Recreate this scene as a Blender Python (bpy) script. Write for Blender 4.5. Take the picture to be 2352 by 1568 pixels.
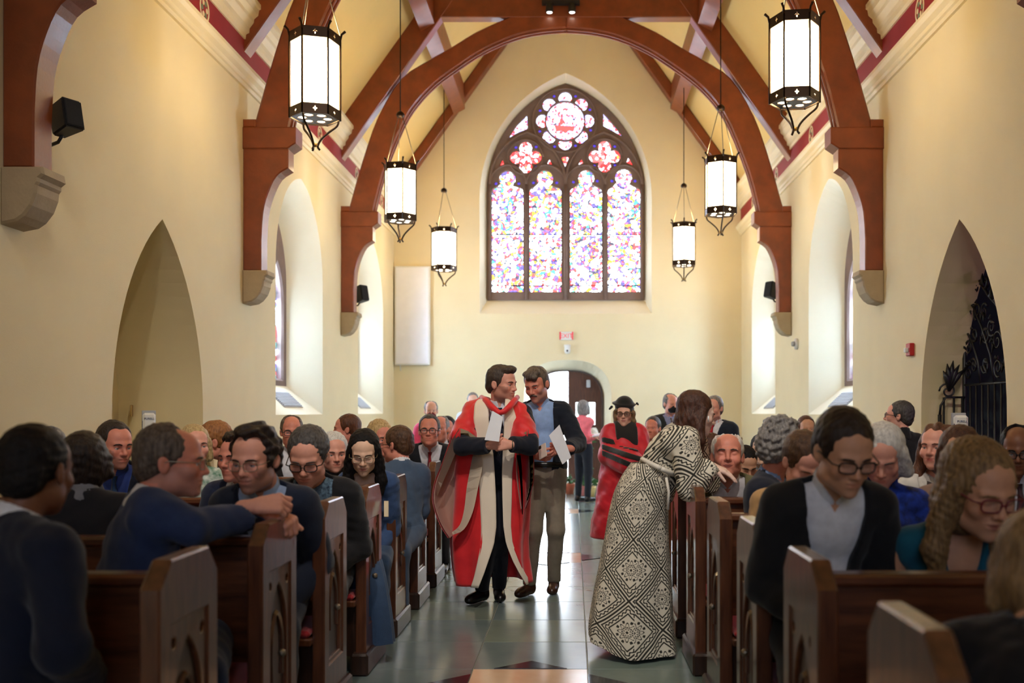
import bpy, bmesh, math, random
import numpy as np
from mathutils import Vector, Matrix, Euler
PI = math.pi
R = math.radians
SC = bpy.context.scene
COL = SC.collection
for _o in list(bpy.data.objects): bpy.data.objects.remove(_o, do_unlink=True)

# ------------------------------------------------------------------ camera, world, exposure
FPX, VX, VY, CAMH = 2240.0, 1316.0, 945.0, 1.48
cam = bpy.data.cameras.new('camera'); cam_ob = bpy.data.objects.new('camera', cam); COL.objects.link(cam_ob)
cam_ob.location = (0, 0, CAMH); cam_ob.rotation_euler = (R(90), 0, 0)
cam.sensor_width = 36.0; cam.lens = FPX / 2352 * 36
cam.shift_x = (1176 - VX) / 2352; cam.shift_y = (VY - 784) / 2352
cam.clip_start = 0.05; cam.clip_end = 200
cam.dof.use_dof = True; cam.dof.focus_distance = 7.3; cam.dof.aperture_fstop = 1.9
SC.camera = cam_ob
SC.view_settings.view_transform = 'Standard'; SC.view_settings.look = 'None'
SC.view_settings.gamma = 1.0; SC.view_settings.use_curve_mapping = False
SC.view_settings.exposure = -0.17
LANTERN_E, GLASS_E, SIDE_E, FILL_E = 18.0, 6.0, 10.0, 8.0
GLASS_W, SIDE_W = 23.0, 90.0        # clear pieces of the glass pass more daylight than the coloured ones
w = bpy.data.worlds.new('sky'); SC.world = w; w.use_nodes = True
_bg = w.node_tree.nodes['Background']; _bg.inputs['Color'].default_value = (0.78, 0.88, 1.0, 1); _bg.inputs['Strength'].default_value = 16.0

# two unseen spots added to brighten the standing pair and the crowd
for _x in (-1.0, .8):
    _l = bpy.data.lights.new('added_fill_spot', 'SPOT'); _l.energy = 780; _l.color = (1, .92, .83); _l.spot_size = R(66); _l.spot_blend = .9; _l.shadow_soft_size = .12
    _o = bpy.data.objects.new('added_fill_spot', _l); COL.objects.link(_o); _o.location = (_x, 1.7, 7.4)
    _o.rotation_euler = (Vector((-.15, 8.6, 1.0)) - _o.location).to_track_quat('-Z', 'Y').to_euler()

# ------------------------------------------------------------------ helpers
def at(px, py, Y):
    return Vector(((px - VX) * Y / FPX, Y, CAMH + (VY - py) * Y / FPX))

MATS = {}
def srgb(c):
    return tuple(((v / 255) / 12.92 if v / 255 <= 0.04045 else ((v / 255 + 0.055) / 1.055) ** 2.4) for v in c)

def mat(name, col, rough=0.6, var=0.12, nscale=8.0, bump=0.0, bscale=60.0, metal=0.0, spec=0.5, sheen=0.0, stretch=None, col2=None, coat=0.0):
    """procedural principled material: noise mixes two tones, noise drives bump"""
    if name in MATS: return MATS[name]
    m = bpy.data.materials.new(name); m.use_nodes = True
    nt = m.node_tree; N = nt.nodes; L = nt.links
    b = N['Principled BSDF']
    b.inputs['Roughness'].default_value = rough; b.inputs['Metallic'].default_value = metal
    b.inputs['Specular IOR Level'].default_value = spec
    if sheen: b.inputs['Sheen Weight'].default_value = sheen
    if coat: b.inputs['Coat Weight'].default_value = coat; b.inputs['Coat Roughness'].default_value = 0.12
    c = srgb(col); c2 = srgb(col2) if col2 else tuple(v * (1 - var) for v in c)
    tc = N.new('ShaderNodeTexCoord'); mp = N.new('ShaderNodeMapping')
    L.new(tc.outputs['Object'], mp.inputs['Vector'])
    if stretch: mp.inputs['Scale'].default_value = stretch
    nz = N.new('ShaderNodeTexNoise'); nz.inputs['Scale'].default_value = nscale; nz.inputs['Detail'].default_value = 4
    L.new(mp.outputs['Vector'], nz.inputs['Vector'])
    mr = N.new('ShaderNodeMapRange'); mr.inputs['From Min'].default_value = 0.3; mr.inputs['From Max'].default_value = 0.7
    L.new(nz.outputs['Fac'], mr.inputs['Value'])
    mx = N.new('ShaderNodeMix'); mx.data_type = 'RGBA'
    mx.inputs['A'].default_value = (*c, 1); mx.inputs['B'].default_value = (*c2, 1)
    L.new(mr.outputs['Result'], mx.inputs['Factor']); L.new(mx.outputs['Result'], b.inputs['Base Color'])
    if bump:
        n2 = N.new('ShaderNodeTexNoise'); n2.inputs['Scale'].default_value = bscale; n2.inputs['Detail'].default_value = 3
        L.new(mp.outputs['Vector'], n2.inputs['Vector'])
        bp = N.new('ShaderNodeBump'); bp.inputs['Strength'].default_value = bump; bp.inputs['Distance'].default_value = 0.01
        L.new(n2.outputs['Fac'], bp.inputs['Height']); L.new(bp.outputs['Normal'], b.inputs['Normal'])
    MATS[name] = m
    return m

def emat(name, col, strength, back=None):
    if name in MATS: return MATS[name]
    m = bpy.data.materials.new(name); m.use_nodes = True
    b = m.node_tree.nodes['Principled BSDF']
    b.inputs['Base Color'].default_value = (*col, 1); b.inputs['Emission Color'].default_value = (*col, 1)
    b.inputs['Emission Strength'].default_value = strength; b.inputs['Roughness'].default_value = 0.4
    MATS[name] = m
    return m

def link(name, me, m=None, parent=None, smooth=False):
    o = bpy.data.objects.new(name, me); COL.objects.link(o)
    if m is not None:
        for k in (m if isinstance(m, (list, tuple)) else [m]): me.materials.append(k)
    if smooth:
        me.polygons.foreach_set('use_smooth', [True] * len(me.polygons))
    if parent is not None: o.parent = parent
    return o

def tag(o, label=None, cat=None, group=None, kind=None):
    if label: o['label'] = label
    if cat: o['category'] = cat
    if group: o['group'] = group
    if kind: o['kind'] = kind
    return o

def empty(name, loc=(0, 0, 0), rz=0.0, **k):
    o = bpy.data.objects.new(name, None); COL.objects.link(o)
    o.location = loc; o.rotation_euler = (0, 0, rz); o.empty_display_size = 0.1
    return tag(o, **k)

def copy_tree(o, parent=None):
    c = o.copy(); COL.objects.link(c)
    if parent is not None: c.parent = parent
    for ch in o.children: copy_tree(ch, c)
    return c

def mesh_of(bm):
    me = bpy.data.meshes.new('m'); bm.to_mesh(me); bm.free(); return me

def add_box(bm, lo, hi, bev=0.0):
    b2 = bmesh.new(); bmesh.ops.create_cube(b2, size=1)
    for v in b2.verts:
        v.co = Vector([lo[i] + (v.co[i] + 0.5) * (hi[i] - lo[i]) for i in range(3)])
    if bev: bmesh.ops.bevel(b2, geom=list(b2.edges), offset=bev, segments=1, affect='EDGES', profile=0.5)
    t = bpy.data.meshes.new('t'); b2.to_mesh(t); b2.free(); bm.from_mesh(t); bpy.data.meshes.remove(t)

def box(name, lo, hi, m, parent=None, bev=0.0):
    bm = bmesh.new(); add_box(bm, lo, hi, bev); return link(name, mesh_of(bm), m, parent)

def add_tube(bm, pts, rad, n=8, cap=True):
    """tube through points, radius a number or list"""
    pts = [Vector(p) for p in pts]; k = len(pts)
    rads = rad if isinstance(rad, (list, tuple)) else [rad] * k
    rings = []; prev = None
    for i, p in enumerate(pts):
        d = (pts[min(i + 1, k - 1)] - pts[max(i - 1, 0)]).normalized()
        if prev is None:
            a = Vector((0, 0, 1)) if abs(d.z) < 0.9 else Vector((1, 0, 0)); u = d.cross(a).normalized()
        else:
            u = (prev - d * prev.dot(d)).normalized()
        prev = u; v = d.cross(u)
        rings.append([bm.verts.new(p + (u * math.cos(2 * PI * j / n) + v * math.sin(2 * PI * j / n)) * rads[i]) for j in range(n)])
    for a, b in zip(rings, rings[1:]):
        for j in range(n): bm.faces.new((a[j], a[(j + 1) % n], b[(j + 1) % n], b[j]))
    if cap:
        bm.faces.new(rings[0][::-1]); bm.faces.new(rings[-1])

def tube(name, pts, rad, m, parent=None, n=8):
    bm = bmesh.new(); add_tube(bm, pts, rad, n); return link(name, mesh_of(bm), m, parent, True)

def lathe(name, prof, m, parent=None, n=16, loc=(0, 0, 0), smooth=True):
    bm = bmesh.new(); rings = []
    for r, z in prof:
        rings.append([bm.verts.new((loc[0] + r * math.cos(2 * PI * j / n), loc[1] + r * math.sin(2 * PI * j / n), loc[2] + z)) for j in range(n)])
    for a, b in zip(rings, rings[1:]):
        for j in range(n): bm.faces.new((a[j], a[(j + 1) % n], b[(j + 1) % n], b[j]))
    bm.faces.new(rings[0][::-1]); bm.faces.new(rings[-1])
    return link(name, mesh_of(bm), m, parent, smooth)

def fill2d(loops, t, bev=0.0, M=None, seg=1):
    """flat plate with holes: first loop outer, others holes, thickness t along local z"""
    cu = bpy.data.curves.new('c', 'CURVE'); cu.dimensions = '2D'; cu.fill_mode = 'BOTH'
    cu.extrude = max(t / 2 - bev, 0.0); cu.bevel_depth = bev; cu.bevel_resolution = seg - 1
    cu.offset = -bev
    for lp in loops:
        s = cu.splines.new('POLY'); s.points.add(len(lp) - 1); s.use_cyclic_u = True
        for p, q in zip(s.points, lp): p.co = (q[0], q[1], 0, 1)
    ob = bpy.data.objects.new('c', cu)
    me = bpy.data.meshes.new_from_object(ob)
    bpy.data.objects.remove(ob); bpy.data.curves.remove(cu)
    if M is not None: me.transform(M)
    me.polygons.foreach_set('use_smooth', [False] * len(me.polygons))
    return me

M_XZ = Matrix(((1, 0, 0, 0), (0, 0, 1, 0), (0, 1, 0, 0), (0, 0, 0, 1)))       # local x,y,z -> X,Z,Y
M_YZ = Matrix(((0, 0, 1, 0), (1, 0, 0, 0), (0, 1, 0, 0), (0, 0, 0, 1)))       # local x,y,z -> Y,Z,X

def arch(cx, half, z0, zs, za, n=14):
    """pointed arch outline: sides up from z0, springing zs, apex za"""
    r = za - zs; c = (r * r - half * half) / (2 * half); rad = half + c
    a1 = math.atan2(r, c)
    right = [(cx - c + rad * math.cos(a1 * i / n), zs + rad * math.sin(a1 * i / n)) for i in range(n + 1)]
    left = [(2 * cx - x, z) for x, z in right[:-1]][::-1]
    return [(cx - half, z0), (cx + half, z0)] + right + left

def loft(name, A, B, m, parent=None, closed=True, smooth=False):
    bm = bmesh.new(); a = [bm.verts.new(p) for p in A]; b = [bm.verts.new(p) for p in B]; k = len(a)
    for i in range(k if closed else k - 1):
        bm.faces.new((a[i], a[(i + 1) % k], b[(i + 1) % k], b[i]))
    return link(name, mesh_of(bm), m, parent, smooth)

# ------------------------------------------------------------------ materials
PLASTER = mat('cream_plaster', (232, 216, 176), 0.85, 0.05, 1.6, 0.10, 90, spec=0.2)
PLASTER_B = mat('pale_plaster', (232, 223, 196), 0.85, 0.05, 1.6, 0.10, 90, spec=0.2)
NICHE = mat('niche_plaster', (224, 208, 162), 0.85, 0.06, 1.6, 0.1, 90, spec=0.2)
CEIL = mat('ceiling_plaster', (230, 200, 132), 0.9, 0.05, 1.5, 0.06, 60, spec=0.2)
MOULD = mat('cream_moulding', (236, 222, 186), 0.5, 0.05, 3, 0.03, 60)
REDBAND = mat('red_band', (150, 28, 34), 0.6, 0.15, 4, 0.03, 60)
TIMBER = mat('truss_timber', (140, 66, 26), 0.45, 0.3, 5, 0.15, 40, stretch=(1, 1, 1), col2=(116, 54, 21), coat=0.2)
PEW = mat('pew_oak', (105, 62, 38), 0.33, 0.3, 4, 0.12, 30, stretch=(8, 8, 1.0), col2=(64, 34, 20), coat=0.6)
PEWH = mat('pew_oak_rail', (112, 64, 36), 0.35, 0.3, 4, 0.12, 30, stretch=(1.0, 8, 8), col2=(66, 35, 18), coat=0.5)
PEWD = mat('pew_oak_dark', (62, 38, 26), 0.4, 0.3, 4, 0.1, 30, stretch=(8, 8, 1), col2=(40, 24, 16), coat=0.3)
STONE = mat('window_stone', (126, 104, 94), 0.8, 0.2, 6, 0.3, 40)
CORBEL = mat('corbel_stone', (176, 156, 124), 0.75, 0.15, 6, 0.2, 40)
IRON = mat('black_iron', (24, 24, 26), 0.45, 0.2, 10, 0.1, 60, spec=0.5)
BRONZE = mat('dark_bronze', (52, 36, 24), 0.4, 0.2, 10, 0.05, 60, metal=0.8)
BRASS = mat('brass', (190, 150, 80), 0.35, 0.1, 10, 0, metal=1.0)
SLATE = [mat('slate_%s' % n, c, 0.2, 0.15, 3, 0.03, 25, spec=0.6, col2=c2) for n, c, c2 in (
    ('green', (122, 138, 128), (106, 122, 114)), ('grey', (116, 130, 128), (102, 116, 116)), ('olive', (128, 138, 124), (112, 122, 112)))]
MARBLE_P = mat('pink_marble', (226, 184, 150), 0.15, 0.1, 3, 0, col2=(236, 210, 180), spec=0.6)
MARBLE_K = mat('black_marble', (34, 38, 46), 0.15, 0.2, 3, 0, spec=0.6)
GROUT = mat('grout', (176, 176, 160), 0.6, 0.1, 10)
CUSHION = mat('red_cushion', (170, 22, 34), 0.8, 0.2, 10, 0.2, 200, sheen=0.3)
BLACKPL = mat('black_plastic', (22, 22, 24), 0.5, 0.1, 8)
WHITEPL = mat('white_plastic', (228, 228, 222), 0.4, 0.04, 8)
DOORW = mat('door_wood', (86, 50, 34), 0.5, 0.3, 4, 0.1, 30, stretch=(8, 8, 1), col2=(60, 34, 24))
VENT = mat('vent_grey', (168, 170, 172), 0.5, 0.1, 10)
OUTGROUND = mat('outside_paving', (205, 205, 200), 0.8, 0.1, 3)

# ------------------------------------------------------------------ room shell
XL, XR, YB, YF = -3.67, 3.455, 20.0, -5.0
CX = (XL + XR) / 2; HW = (XR - XL) / 2
BAY = YB / 4.37
TR = [YB - BAY * k for k in (3, 2, 1)]                       # truss near faces 6.27 10.85 15.42
Z_CEIL0, SLOPE = 6.10, 1.40
Z_RIDGE = Z_CEIL0 + HW * SLOPE
floor = tag(box('floor', (XL - 1.6, YF - .2, -0.12), (XR + 2.6, YB + 0.6, -0.012), GROUT), kind='structure')
# side walls with niches: (centre, half width, bottom, spring, apex, has window)
NICHES = [(8.72, 0.955, 0.0, 1.45, 3.20, False), (13.17, 1.13, 1.44, 3.3, 4.62, True), (17.75, 1.10, 1.44, 3.3, 4.62, True)]
side_windows = []
def side_wall(name, X, s):
    outs = [arch(c, h, z0, zs, za) for c, h, z0, zs, za, wn in NICHES]
    lps = [[(YF, 0), (YB, 0), (YB, Z_CEIL0 + .3), (YF, Z_CEIL0 + .3)]]
    outer = lps[0]
    # openings that reach the floor are cut a touch above it
    lps += [[(y, max(z, 0.002)) for y, z in o] for o in outs]
    me = fill2d(lps, 0.0, 0, M_YZ)
    wob = link(name, me, PLASTER); wob.location.x = X; tag(wob, kind='structure')
    for (c, h, z0, zs, za, wn), o in zip(NICHES, outs):
        dep = 0.42 if wn else (0.75 if s < 0 else 0.42)
        front = [(0, y, z) for y, z in o]
        if wn:
            inner = arch(c, h * 0.66, z0 + 0.40, zs - 0.05, za - 0.30)
        else:
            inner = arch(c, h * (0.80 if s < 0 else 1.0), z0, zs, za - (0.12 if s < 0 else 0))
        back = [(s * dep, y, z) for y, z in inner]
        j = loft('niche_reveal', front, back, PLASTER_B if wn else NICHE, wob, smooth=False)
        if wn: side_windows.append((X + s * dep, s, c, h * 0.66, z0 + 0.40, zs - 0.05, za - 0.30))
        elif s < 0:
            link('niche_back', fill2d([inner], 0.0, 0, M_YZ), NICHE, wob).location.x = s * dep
    return wob
wall_l = side_wall('wall_left', XL, -1)
wall_r = side_wall('wall_right', XR, 1)
# side room behind the iron gate on the right
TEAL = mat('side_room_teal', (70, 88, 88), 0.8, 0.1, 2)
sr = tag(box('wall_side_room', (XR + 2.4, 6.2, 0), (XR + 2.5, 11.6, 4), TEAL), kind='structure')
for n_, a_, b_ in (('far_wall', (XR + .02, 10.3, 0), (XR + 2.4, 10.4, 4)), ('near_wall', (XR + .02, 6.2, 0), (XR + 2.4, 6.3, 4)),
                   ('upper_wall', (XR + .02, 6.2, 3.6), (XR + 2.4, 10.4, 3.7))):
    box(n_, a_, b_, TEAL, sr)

# back wall with window and door openings
WCX = -0.15
b_out = arch(WCX, 1.765, 3.49, 5.85, 8.42, 18); b_in = arch(WCX, 1.635, 3.80, 6.05, 8.31, 18)
DCX = -0.11
def door_arch(half, zs, za, z0=0.002, n=12):
    # flat four-centred head: superellipse
    pts = [(DCX - half, z0), (DCX + half, z0)]
    for i in range(2 * n + 1):
        a = PI * i / (2 * n); c, s_ = math.cos(a), math.sin(a)
        pts.append((DCX + half * math.copysign(abs(c) ** 0.75, c), zs + (za - zs) * (s_ ** 0.85)))
    return pts
d_out = door_arch(0.90, 1.75, 2.54); d_in = door_arch(0.74, 1.72, 2.34)
gable = [(XL, 0), (XR, 0), (XR, Z_CEIL0), (CX, Z_RIDGE), (XL, Z_CEIL0)]
wall_b = tag(link('wall_back', fill2d([gable, b_out, d_out], 0, 0, M_XZ), PLASTER), kind='structure'); wall_b.location.y = YB
loft('window_reveal', [(x, 0, z) for x, z in b_out], [(x, 0.35, z) for x, z in b_in], PLASTER_B, wall_b)
loft('door_reveal', [(x, 0, z) for x, z in d_out], [(x, 0.3, z) for x, z in d_in], PLASTER_B, wall_b)
wall_f = tag(link('wall_front', fill2d([gable], 0, 0, M_XZ), PLASTER), kind='structure'); wall_f.location.y = YF
# ceiling: two slopes
bm = bmesh.new()
for s in (-1, 1):
    vs = [bm.verts.new(p) for p in ((CX + s * (HW + .2), YF, Z_CEIL0 - .2 * SLOPE), (CX + s * (HW + .2), YB, Z_CEIL0 - .2 * SLOPE), (CX, YB, Z_RIDGE), (CX, YF, Z_RIDGE))]
    bm.faces.new(vs)
ceil = tag(link('ceiling', mesh_of(bm), CEIL), kind='structure')
# cornice, red band, upper moulding as stepped profiles running along each side wall
def run_profile(name, prof, s, m, kind='structure', y0=YF, y1=YB):
    X = XL if s < 0 else XR
    A = [(X - s * d, y0, z) for d, z in prof]; B = [(X - s * d, y1, z) for d, z in prof]
    return tag(loft(name, A, B, m, closed=True), kind=kind)
low = [(0, 5.08), (.03, 5.08), (.035, 5.12), (.055, 5.13), (.06, 5.17), (.10, 5.20), (.12, 5.24), (.12, 5.27), (.09, 5.28), (.09, 5.31), (0, 5.33)]
up = [(0, 5.62), (.03, 5.62), (.035, 5.67), (.07, 5.69), (.075, 5.74), (.12, 5.80), (.125, 5.84), (.17, 5.88), (.18, 5.94), (.20, 5.95), (.20, 6.0), (0, 6.16)]
k = 1
for s in (-1, 1):
    run_profile('trim_%d' % k, low, s, MOULD); run_profile('trim_%d' % (k + 1), up, s, MOULD)
    band = run_profile('trim_%d' % (k + 2), [(0, 5.32), (.012, 5.32), (.012, 5.63), (0, 5.63)], s, REDBAND); k += 3
    X = XL if s < 0 else XR
    LEAF = mat('motif_green', (120, 140, 110), 0.7, 0.2, 20); CREAMP = mat('motif_cream', (226, 214, 178), 0.7, 0.1, 20)
    for y in (7.5, 9.68, 11.95, 14.1, 16.5, 18.65):
        # painted rosette: cream ring and eight petals
        ring = [(0.125 * math.cos(2 * PI * i / 20) * 1.0, 0.135 * math.sin(2 * PI * i / 20)) for i in range(20)]
        hole = [(x * .8, z * .8) for x, z in ring]
        me = fill2d([ring, hole], 0.004, 0, M_YZ)
        o = link('painted_rosette', me, CREAMP, band); o.location = (X - s * .014, y, 5.475)
        for i in range(6):
            a = PI / 3 * i; c = (0.06 * math.cos(a), 0.065 * math.sin(a))
            pet = [(c[0] + .026 * math.cos(2 * PI * j / 8), c[1] + .028 * math.sin(2 * PI * j / 8)) for j in range(8)]
            link('petal', fill2d([pet], 0.004, 0, M_YZ), LEAF if i % 2 else CREAMP, o)

# ------------------------------------------------------------------ floor tiles in the aisle and across the back
T = 0.66; X0T = -0.575
rng = random.Random(4)
tile_me = {}
def tile(x, y, wx, wy, m, key):
    if key not in tile_me:
        bm = bmesh.new(); add_box(bm, (0.003, 0.003, -0.05), (wx - 0.003, wy - 0.003, 0), 0.002); tile_me[key] = mesh_of(bm); tile_me[key].materials.append(m)
    o = bpy.data.objects.new('tile', tile_me[key]); COL.objects.link(o); o.location = (x, y, 0); o.parent = floor
DEC = (4.95, 9.57, 14.19)
y = 2.31
row = 0
while y < YB - 0.05:
    full = y > 11.4
    cols = range(-5, 7) if full else range(-2, 3)
    for c in cols:
        x = X0T + c * T
        if x < XL - .01 or x + T > XR + .15: continue
        dec = c == 0 and any(abs(y - d) < 0.1 for d in DEC)
        if dec:
            o = None; tile(x, y, T, T, MARBLE_P, 'pink')
        else:
            i = rng.randrange(3); tile(x, y, T, T if y + T < YB else YB - y, SLATE[i], (i, y + T < YB))
    y += T; row += 1
# black marble triangles and cream diamond strips around each pink tile
for d in DEC:
    x = X0T
    for pts in ([(x + .12, d + T), (x + .54, d + T), (x + .33, d + T + .17)], [(x, d + .12), (x, d + .54), (x - .25, d + .33)],
                [(x + T, d + .12), (x + T, d + .54), (x + T + .25, d + .33)], [(x + .12, d), (x + .54, d), (x + .33, d - .17)]):
        me = fill2d([pts], 0.004); o = link('inlay', me, MARBLE_K, floor); o.location.z = 0.0025

# ------------------------------------------------------------------ stained glass materials
def stained(name, strength, base, accents, scale, lead=0.035, white=0.55, clear=None):
    m = bpy.data.materials.new(name); m.use_nodes = True; nt = m.node_tree; N = nt.nodes; L = nt.links
    b = N['Principled BSDF']; b.inputs['Roughness'].default_value = 0.25
    tc = N.new('ShaderNodeTexCoord')
    v = N.new('ShaderNodeTexVoronoi'); v.inputs['Scale'].default_value = scale; v.feature = 'F1'
    e = N.new('ShaderNodeTexVoronoi'); e.inputs['Scale'].default_value = scale; e.feature = 'DISTANCE_TO_EDGE'
    for q in (v, e): L.new(tc.outputs['Object'], q.inputs['Vector'])
    sep = N.new('ShaderNodeSeparateColor'); L.new(v.outputs['Color'], sep.inputs['Color'])
    nz = N.new('ShaderNodeTexNoise'); nz.inputs['Scale'].default_value = scale * .22; nz.inputs['Detail'].default_value = 1
    L.new(tc.outputs['Object'], nz.inputs['Vector'])
    ad = N.new('ShaderNodeMath'); ad.operation = 'MULTIPLY_ADD'; ad.inputs[1].default_value = 0.55
    L.new(nz.outputs['Fac'], ad.inputs[2]); L.new(sep.outputs['Red'], ad.inputs[0])
    sb = N.new('ShaderNodeMath'); sb.operation = 'SUBTRACT'; sb.inputs[1].default_value = 0.28; L.new(ad.outputs[0], sb.inputs[0])
    cr = N.new('ShaderNodeValToRGB'); cr.color_ramp.interpolation = 'CONSTANT'
    els = cr.color_ramp.elements; els[0].position = 0; els[0].color = (*base, 1); els[1].position = white; els[1].color = (*accents[0], 1)
    st = (1 - white) / len(accents)
    for i, c in enumerate(accents[1:]):
        el = els.new(white + st * (i + 1)); el.color = (*c, 1)
    L.new(sb.outputs[0], cr.inputs['Fac'])
    mr = N.new('ShaderNodeMapRange'); mr.inputs['From Min'].default_value = lead * .5; mr.inputs['From Max'].default_value = lead
    L.new(e.outputs['Distance'], mr.inputs['Value'])
    mx = N.new('ShaderNodeMix'); mx.data_type = 'RGBA'; mx.inputs['A'].default_value = (.04, .04, .06, 1)
    L.new(mr.outputs['Result'], mx.inputs['Factor']); L.new(cr.outputs['Color'], mx.inputs['B'])
    L.new(mx.outputs['Result'], b.inputs['Emission Color']); L.new(mx.outputs['Result'], b.inputs['Base Color'])
    b.inputs['Emission Strength'].default_value = strength
    if clear:
        lt = N.new('ShaderNodeMath'); lt.operation = 'LESS_THAN'; lt.inputs[1].default_value = white; L.new(sb.outputs[0], lt.inputs[0])
        ml = N.new('ShaderNodeMath'); ml.operation = 'MULTIPLY'; L.new(lt.outputs[0], ml.inputs[0]); L.new(mr.outputs['Result'], ml.inputs[1])
        st_ = N.new('ShaderNodeMath'); st_.operation = 'MULTIPLY_ADD'; st_.inputs[1].default_value = clear - strength; st_.inputs[2].default_value = strength
        L.new(ml.outputs[0], st_.inputs[0]); L.new(st_.outputs[0], b.inputs['Emission Strength'])
    return m
G_MAIN = stained('stained_glass_main', GLASS_E, (0.72, 0.86, 1.0), [(.75, .06, .05), (.10, .08, .55), (.85, .45, .03), (.05, .45, .30), (.45, .35, .75), (.9, .95, 1)], 15, 0.13, 0.50, GLASS_W)
G_ROSE = stained('stained_glass_rose', GLASS_E * .8, (0.62, 0.70, 1.0), [(.75, .05, .05), (.35, .32, .8), (.75, .85, 1), (.5, .55, .95)], 18, 0.05, 0.5)
G_RED = stained('stained_glass_ruby', GLASS_E * .7, (0.85, 0.85, 1.0), [(.7, .03, .03), (.75, .1, .1), (.8, .4, .05)], 18, 0.04, 0.42)
G_BLUE = emat('stained_glass_blue', (0.10, 0.06, 0.75), 1.6)
G_SIDE = stained('stained_glass_side', SIDE_E, (0.55, 0.76, 1.0), [(.02, .04, .5), (.5, .03, .05), (.03, .3, .35), (.06, .05, .6), (.7, .75, .9)], 11, 0.05, 0.46, SIDE_W)
G_FILL = stained('added_fill_glass', FILL_E, (0.72, 0.86, 1.0), [(.05, .06, .5), (.6, .05, .05), (.1, .4, .3)], 8, 0.05, 0.6)

# back window: stone tracery plate pierced by lights, panes behind
win1 = tag(bpy.data.objects.new('window_1', None), kind='structure'); COL.objects.link(win1); win1.location = (0, YB + 0.35, 0)
win1['label'] = 'tall traceried stained glass window over the back door'
SB = FPX / (YB + 0.35)
def z3(zx, zy): return ((1080 + zx / 2.489 - VX) / SB, CAMH + (VY - (130 + zy / 2.489)) / SB)
def circ(cx, cy, r, n=12, a0=0.0): return [(cx + r * math.cos(a0 + 2 * PI * i / n), cy + r * math.sin(a0 + 2 * PI * i / n)) for i in range(n)]
holes = []      # (loop, material)
for x0, x1, hx, hy, hr in ((125, 303, 213, 703, 46), (340, 520, 428, 700, 45), (572, 752, 663, 697, 45), (787, 970, 877, 693, 47)):
    sh = 752; c = (x0 + x1) / 2; r = 24
    head = [(hx + hr * math.cos(R(a)), hy + hr * math.sin(R(a))) for a in range(52, -233, -19)]
    lp = [(x0, 1345), (x1, 1345), (x1, sh + r)] + [(x1 - r + r * math.cos(R(a)), sh + r - r * math.sin(R(a))) for a in (30, 60, 90)]
    lp += head + [(x0 + r - r * math.cos(R(a)), sh + r - r * math.sin(R(a))) for a in (90, 60, 30)] + [(x0, sh + r)]
    holes.append((lp, 'lancet'))
holes.append((circ(543, 370, 108, 28), 'rose'))
for i in range(8):
    a = PI / 4 * i - PI / 2; cx, cy = 543 + 128 * math.cos(a), 370 + 128 * math.sin(a)
    pts = [(cx + 38 * math.cos(a + t), cy + 38 * math.sin(a + t)) for t in np.linspace(-1.75, 1.75, 9)]
    pts += [(543 + 117 * math.cos(a + t), 370 + 117 * math.sin(a + t)) for t in np.linspace(.27, -.27, 5)]
    holes.append((pts, 'petal'))
for cx, cy in ((318, 578), (768, 573)):
    pts = []
    for i in range(4):
        a = PI / 2 * i
        lx, ly = cx + 53 * math.cos(a), cy + 53 * math.sin(a)
        pts += [(lx + 37 * math.cos(a + t), ly + 37 * math.sin(a + t)) for t in np.linspace(-2.1, 2.1, 8)]
    holes.append((pts, 'quatrefoil'))
for t in ([(325, 338), (328, 415), (270, 438), (218, 470), (265, 400)], [(760, 327), (815, 390), (872, 460), (820, 430), (762, 400)]): holes.append((t, 'tri'))
for t in ([(522, 578), (543, 572), (566, 576), (543, 632)], [(185, 592), (195, 622), (163, 642)], [(453, 588), (474, 630), (440, 612)], [(636, 588), (646, 610), (608, 634)], [(903, 578), (932, 624), (893, 607)]):
    holes.append((t, 'ruby'))
for c in ((480, 228), (602, 228), (400, 310), (684, 305), (398, 428), (688, 422), (483, 515), (602, 510), (262, 520), (377, 517), (262, 632), (377, 632), (710, 512), (826, 515), (710, 625), (828, 622),
          (148, 727), (278, 727), (320, 705), (362, 722), (495, 722), (590, 718), (726, 712), (810, 712), (942, 712)):
    holes.append((circ(c[0], c[1], 9, 6), 'blue'))
loops = [[(x, z) for x, z in b_in]] + [[z3(*p) for p in h] for h, t in holes]
link('tracery', fill2d(loops, 0.10, 0.012, M_XZ), STONE, win1)
# raised mouldings (ribs) on the tracery
bm = bmesh.new()
def rib(pts, r, y=-0.07): add_tube(bm, [(z3(*p)[0], y, z3(*p)[1]) for p in pts], r, 6)
for x in (112, 322, 545, 770, 982): rib([(x, 1390), (x, 735)], 0.045 if x == 545 else 0.032)
def arc_pts(x0, x1, ys, ya, n=8):
    h = (x1 - x0) / 2; c = (x0 + x1) / 2
    return [(x, ys - (y - 0)) for x, y in [(p[0], p[1]) for p in arch(c, h, 0, 0, ya, n)[2:]]]
for a, b in ((112, 322), (322, 545), (545, 770), (770, 982)): rib(arc_pts(a, b, 735, 112), 0.026)
for a, b in ((112, 545), (545, 982)): rib(arc_pts(a, b, 735, 300), 0.03)
rib([(543 + 182 * math.cos(2 * PI * i / 28), 370 + 182 * math.sin(2 * PI * i / 28)) for i in range(29)], 0.026)
for cx, cy in ((318, 578), (768, 573)): rib([(cx + 100 * math.cos(2 * PI * i / 20), cy + 100 * math.sin(2 * PI * i / 20)) for i in range(21)], 0.022)
link('tracery_moulding', mesh_of(bm), STONE, win1, True)
GM = {'rose': G_ROSE, 'petal': G_ROSE, 'quatrefoil': G_RED, 'tri': G_ROSE, 'ruby': G_RED, 'blue': G_BLUE}
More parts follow.
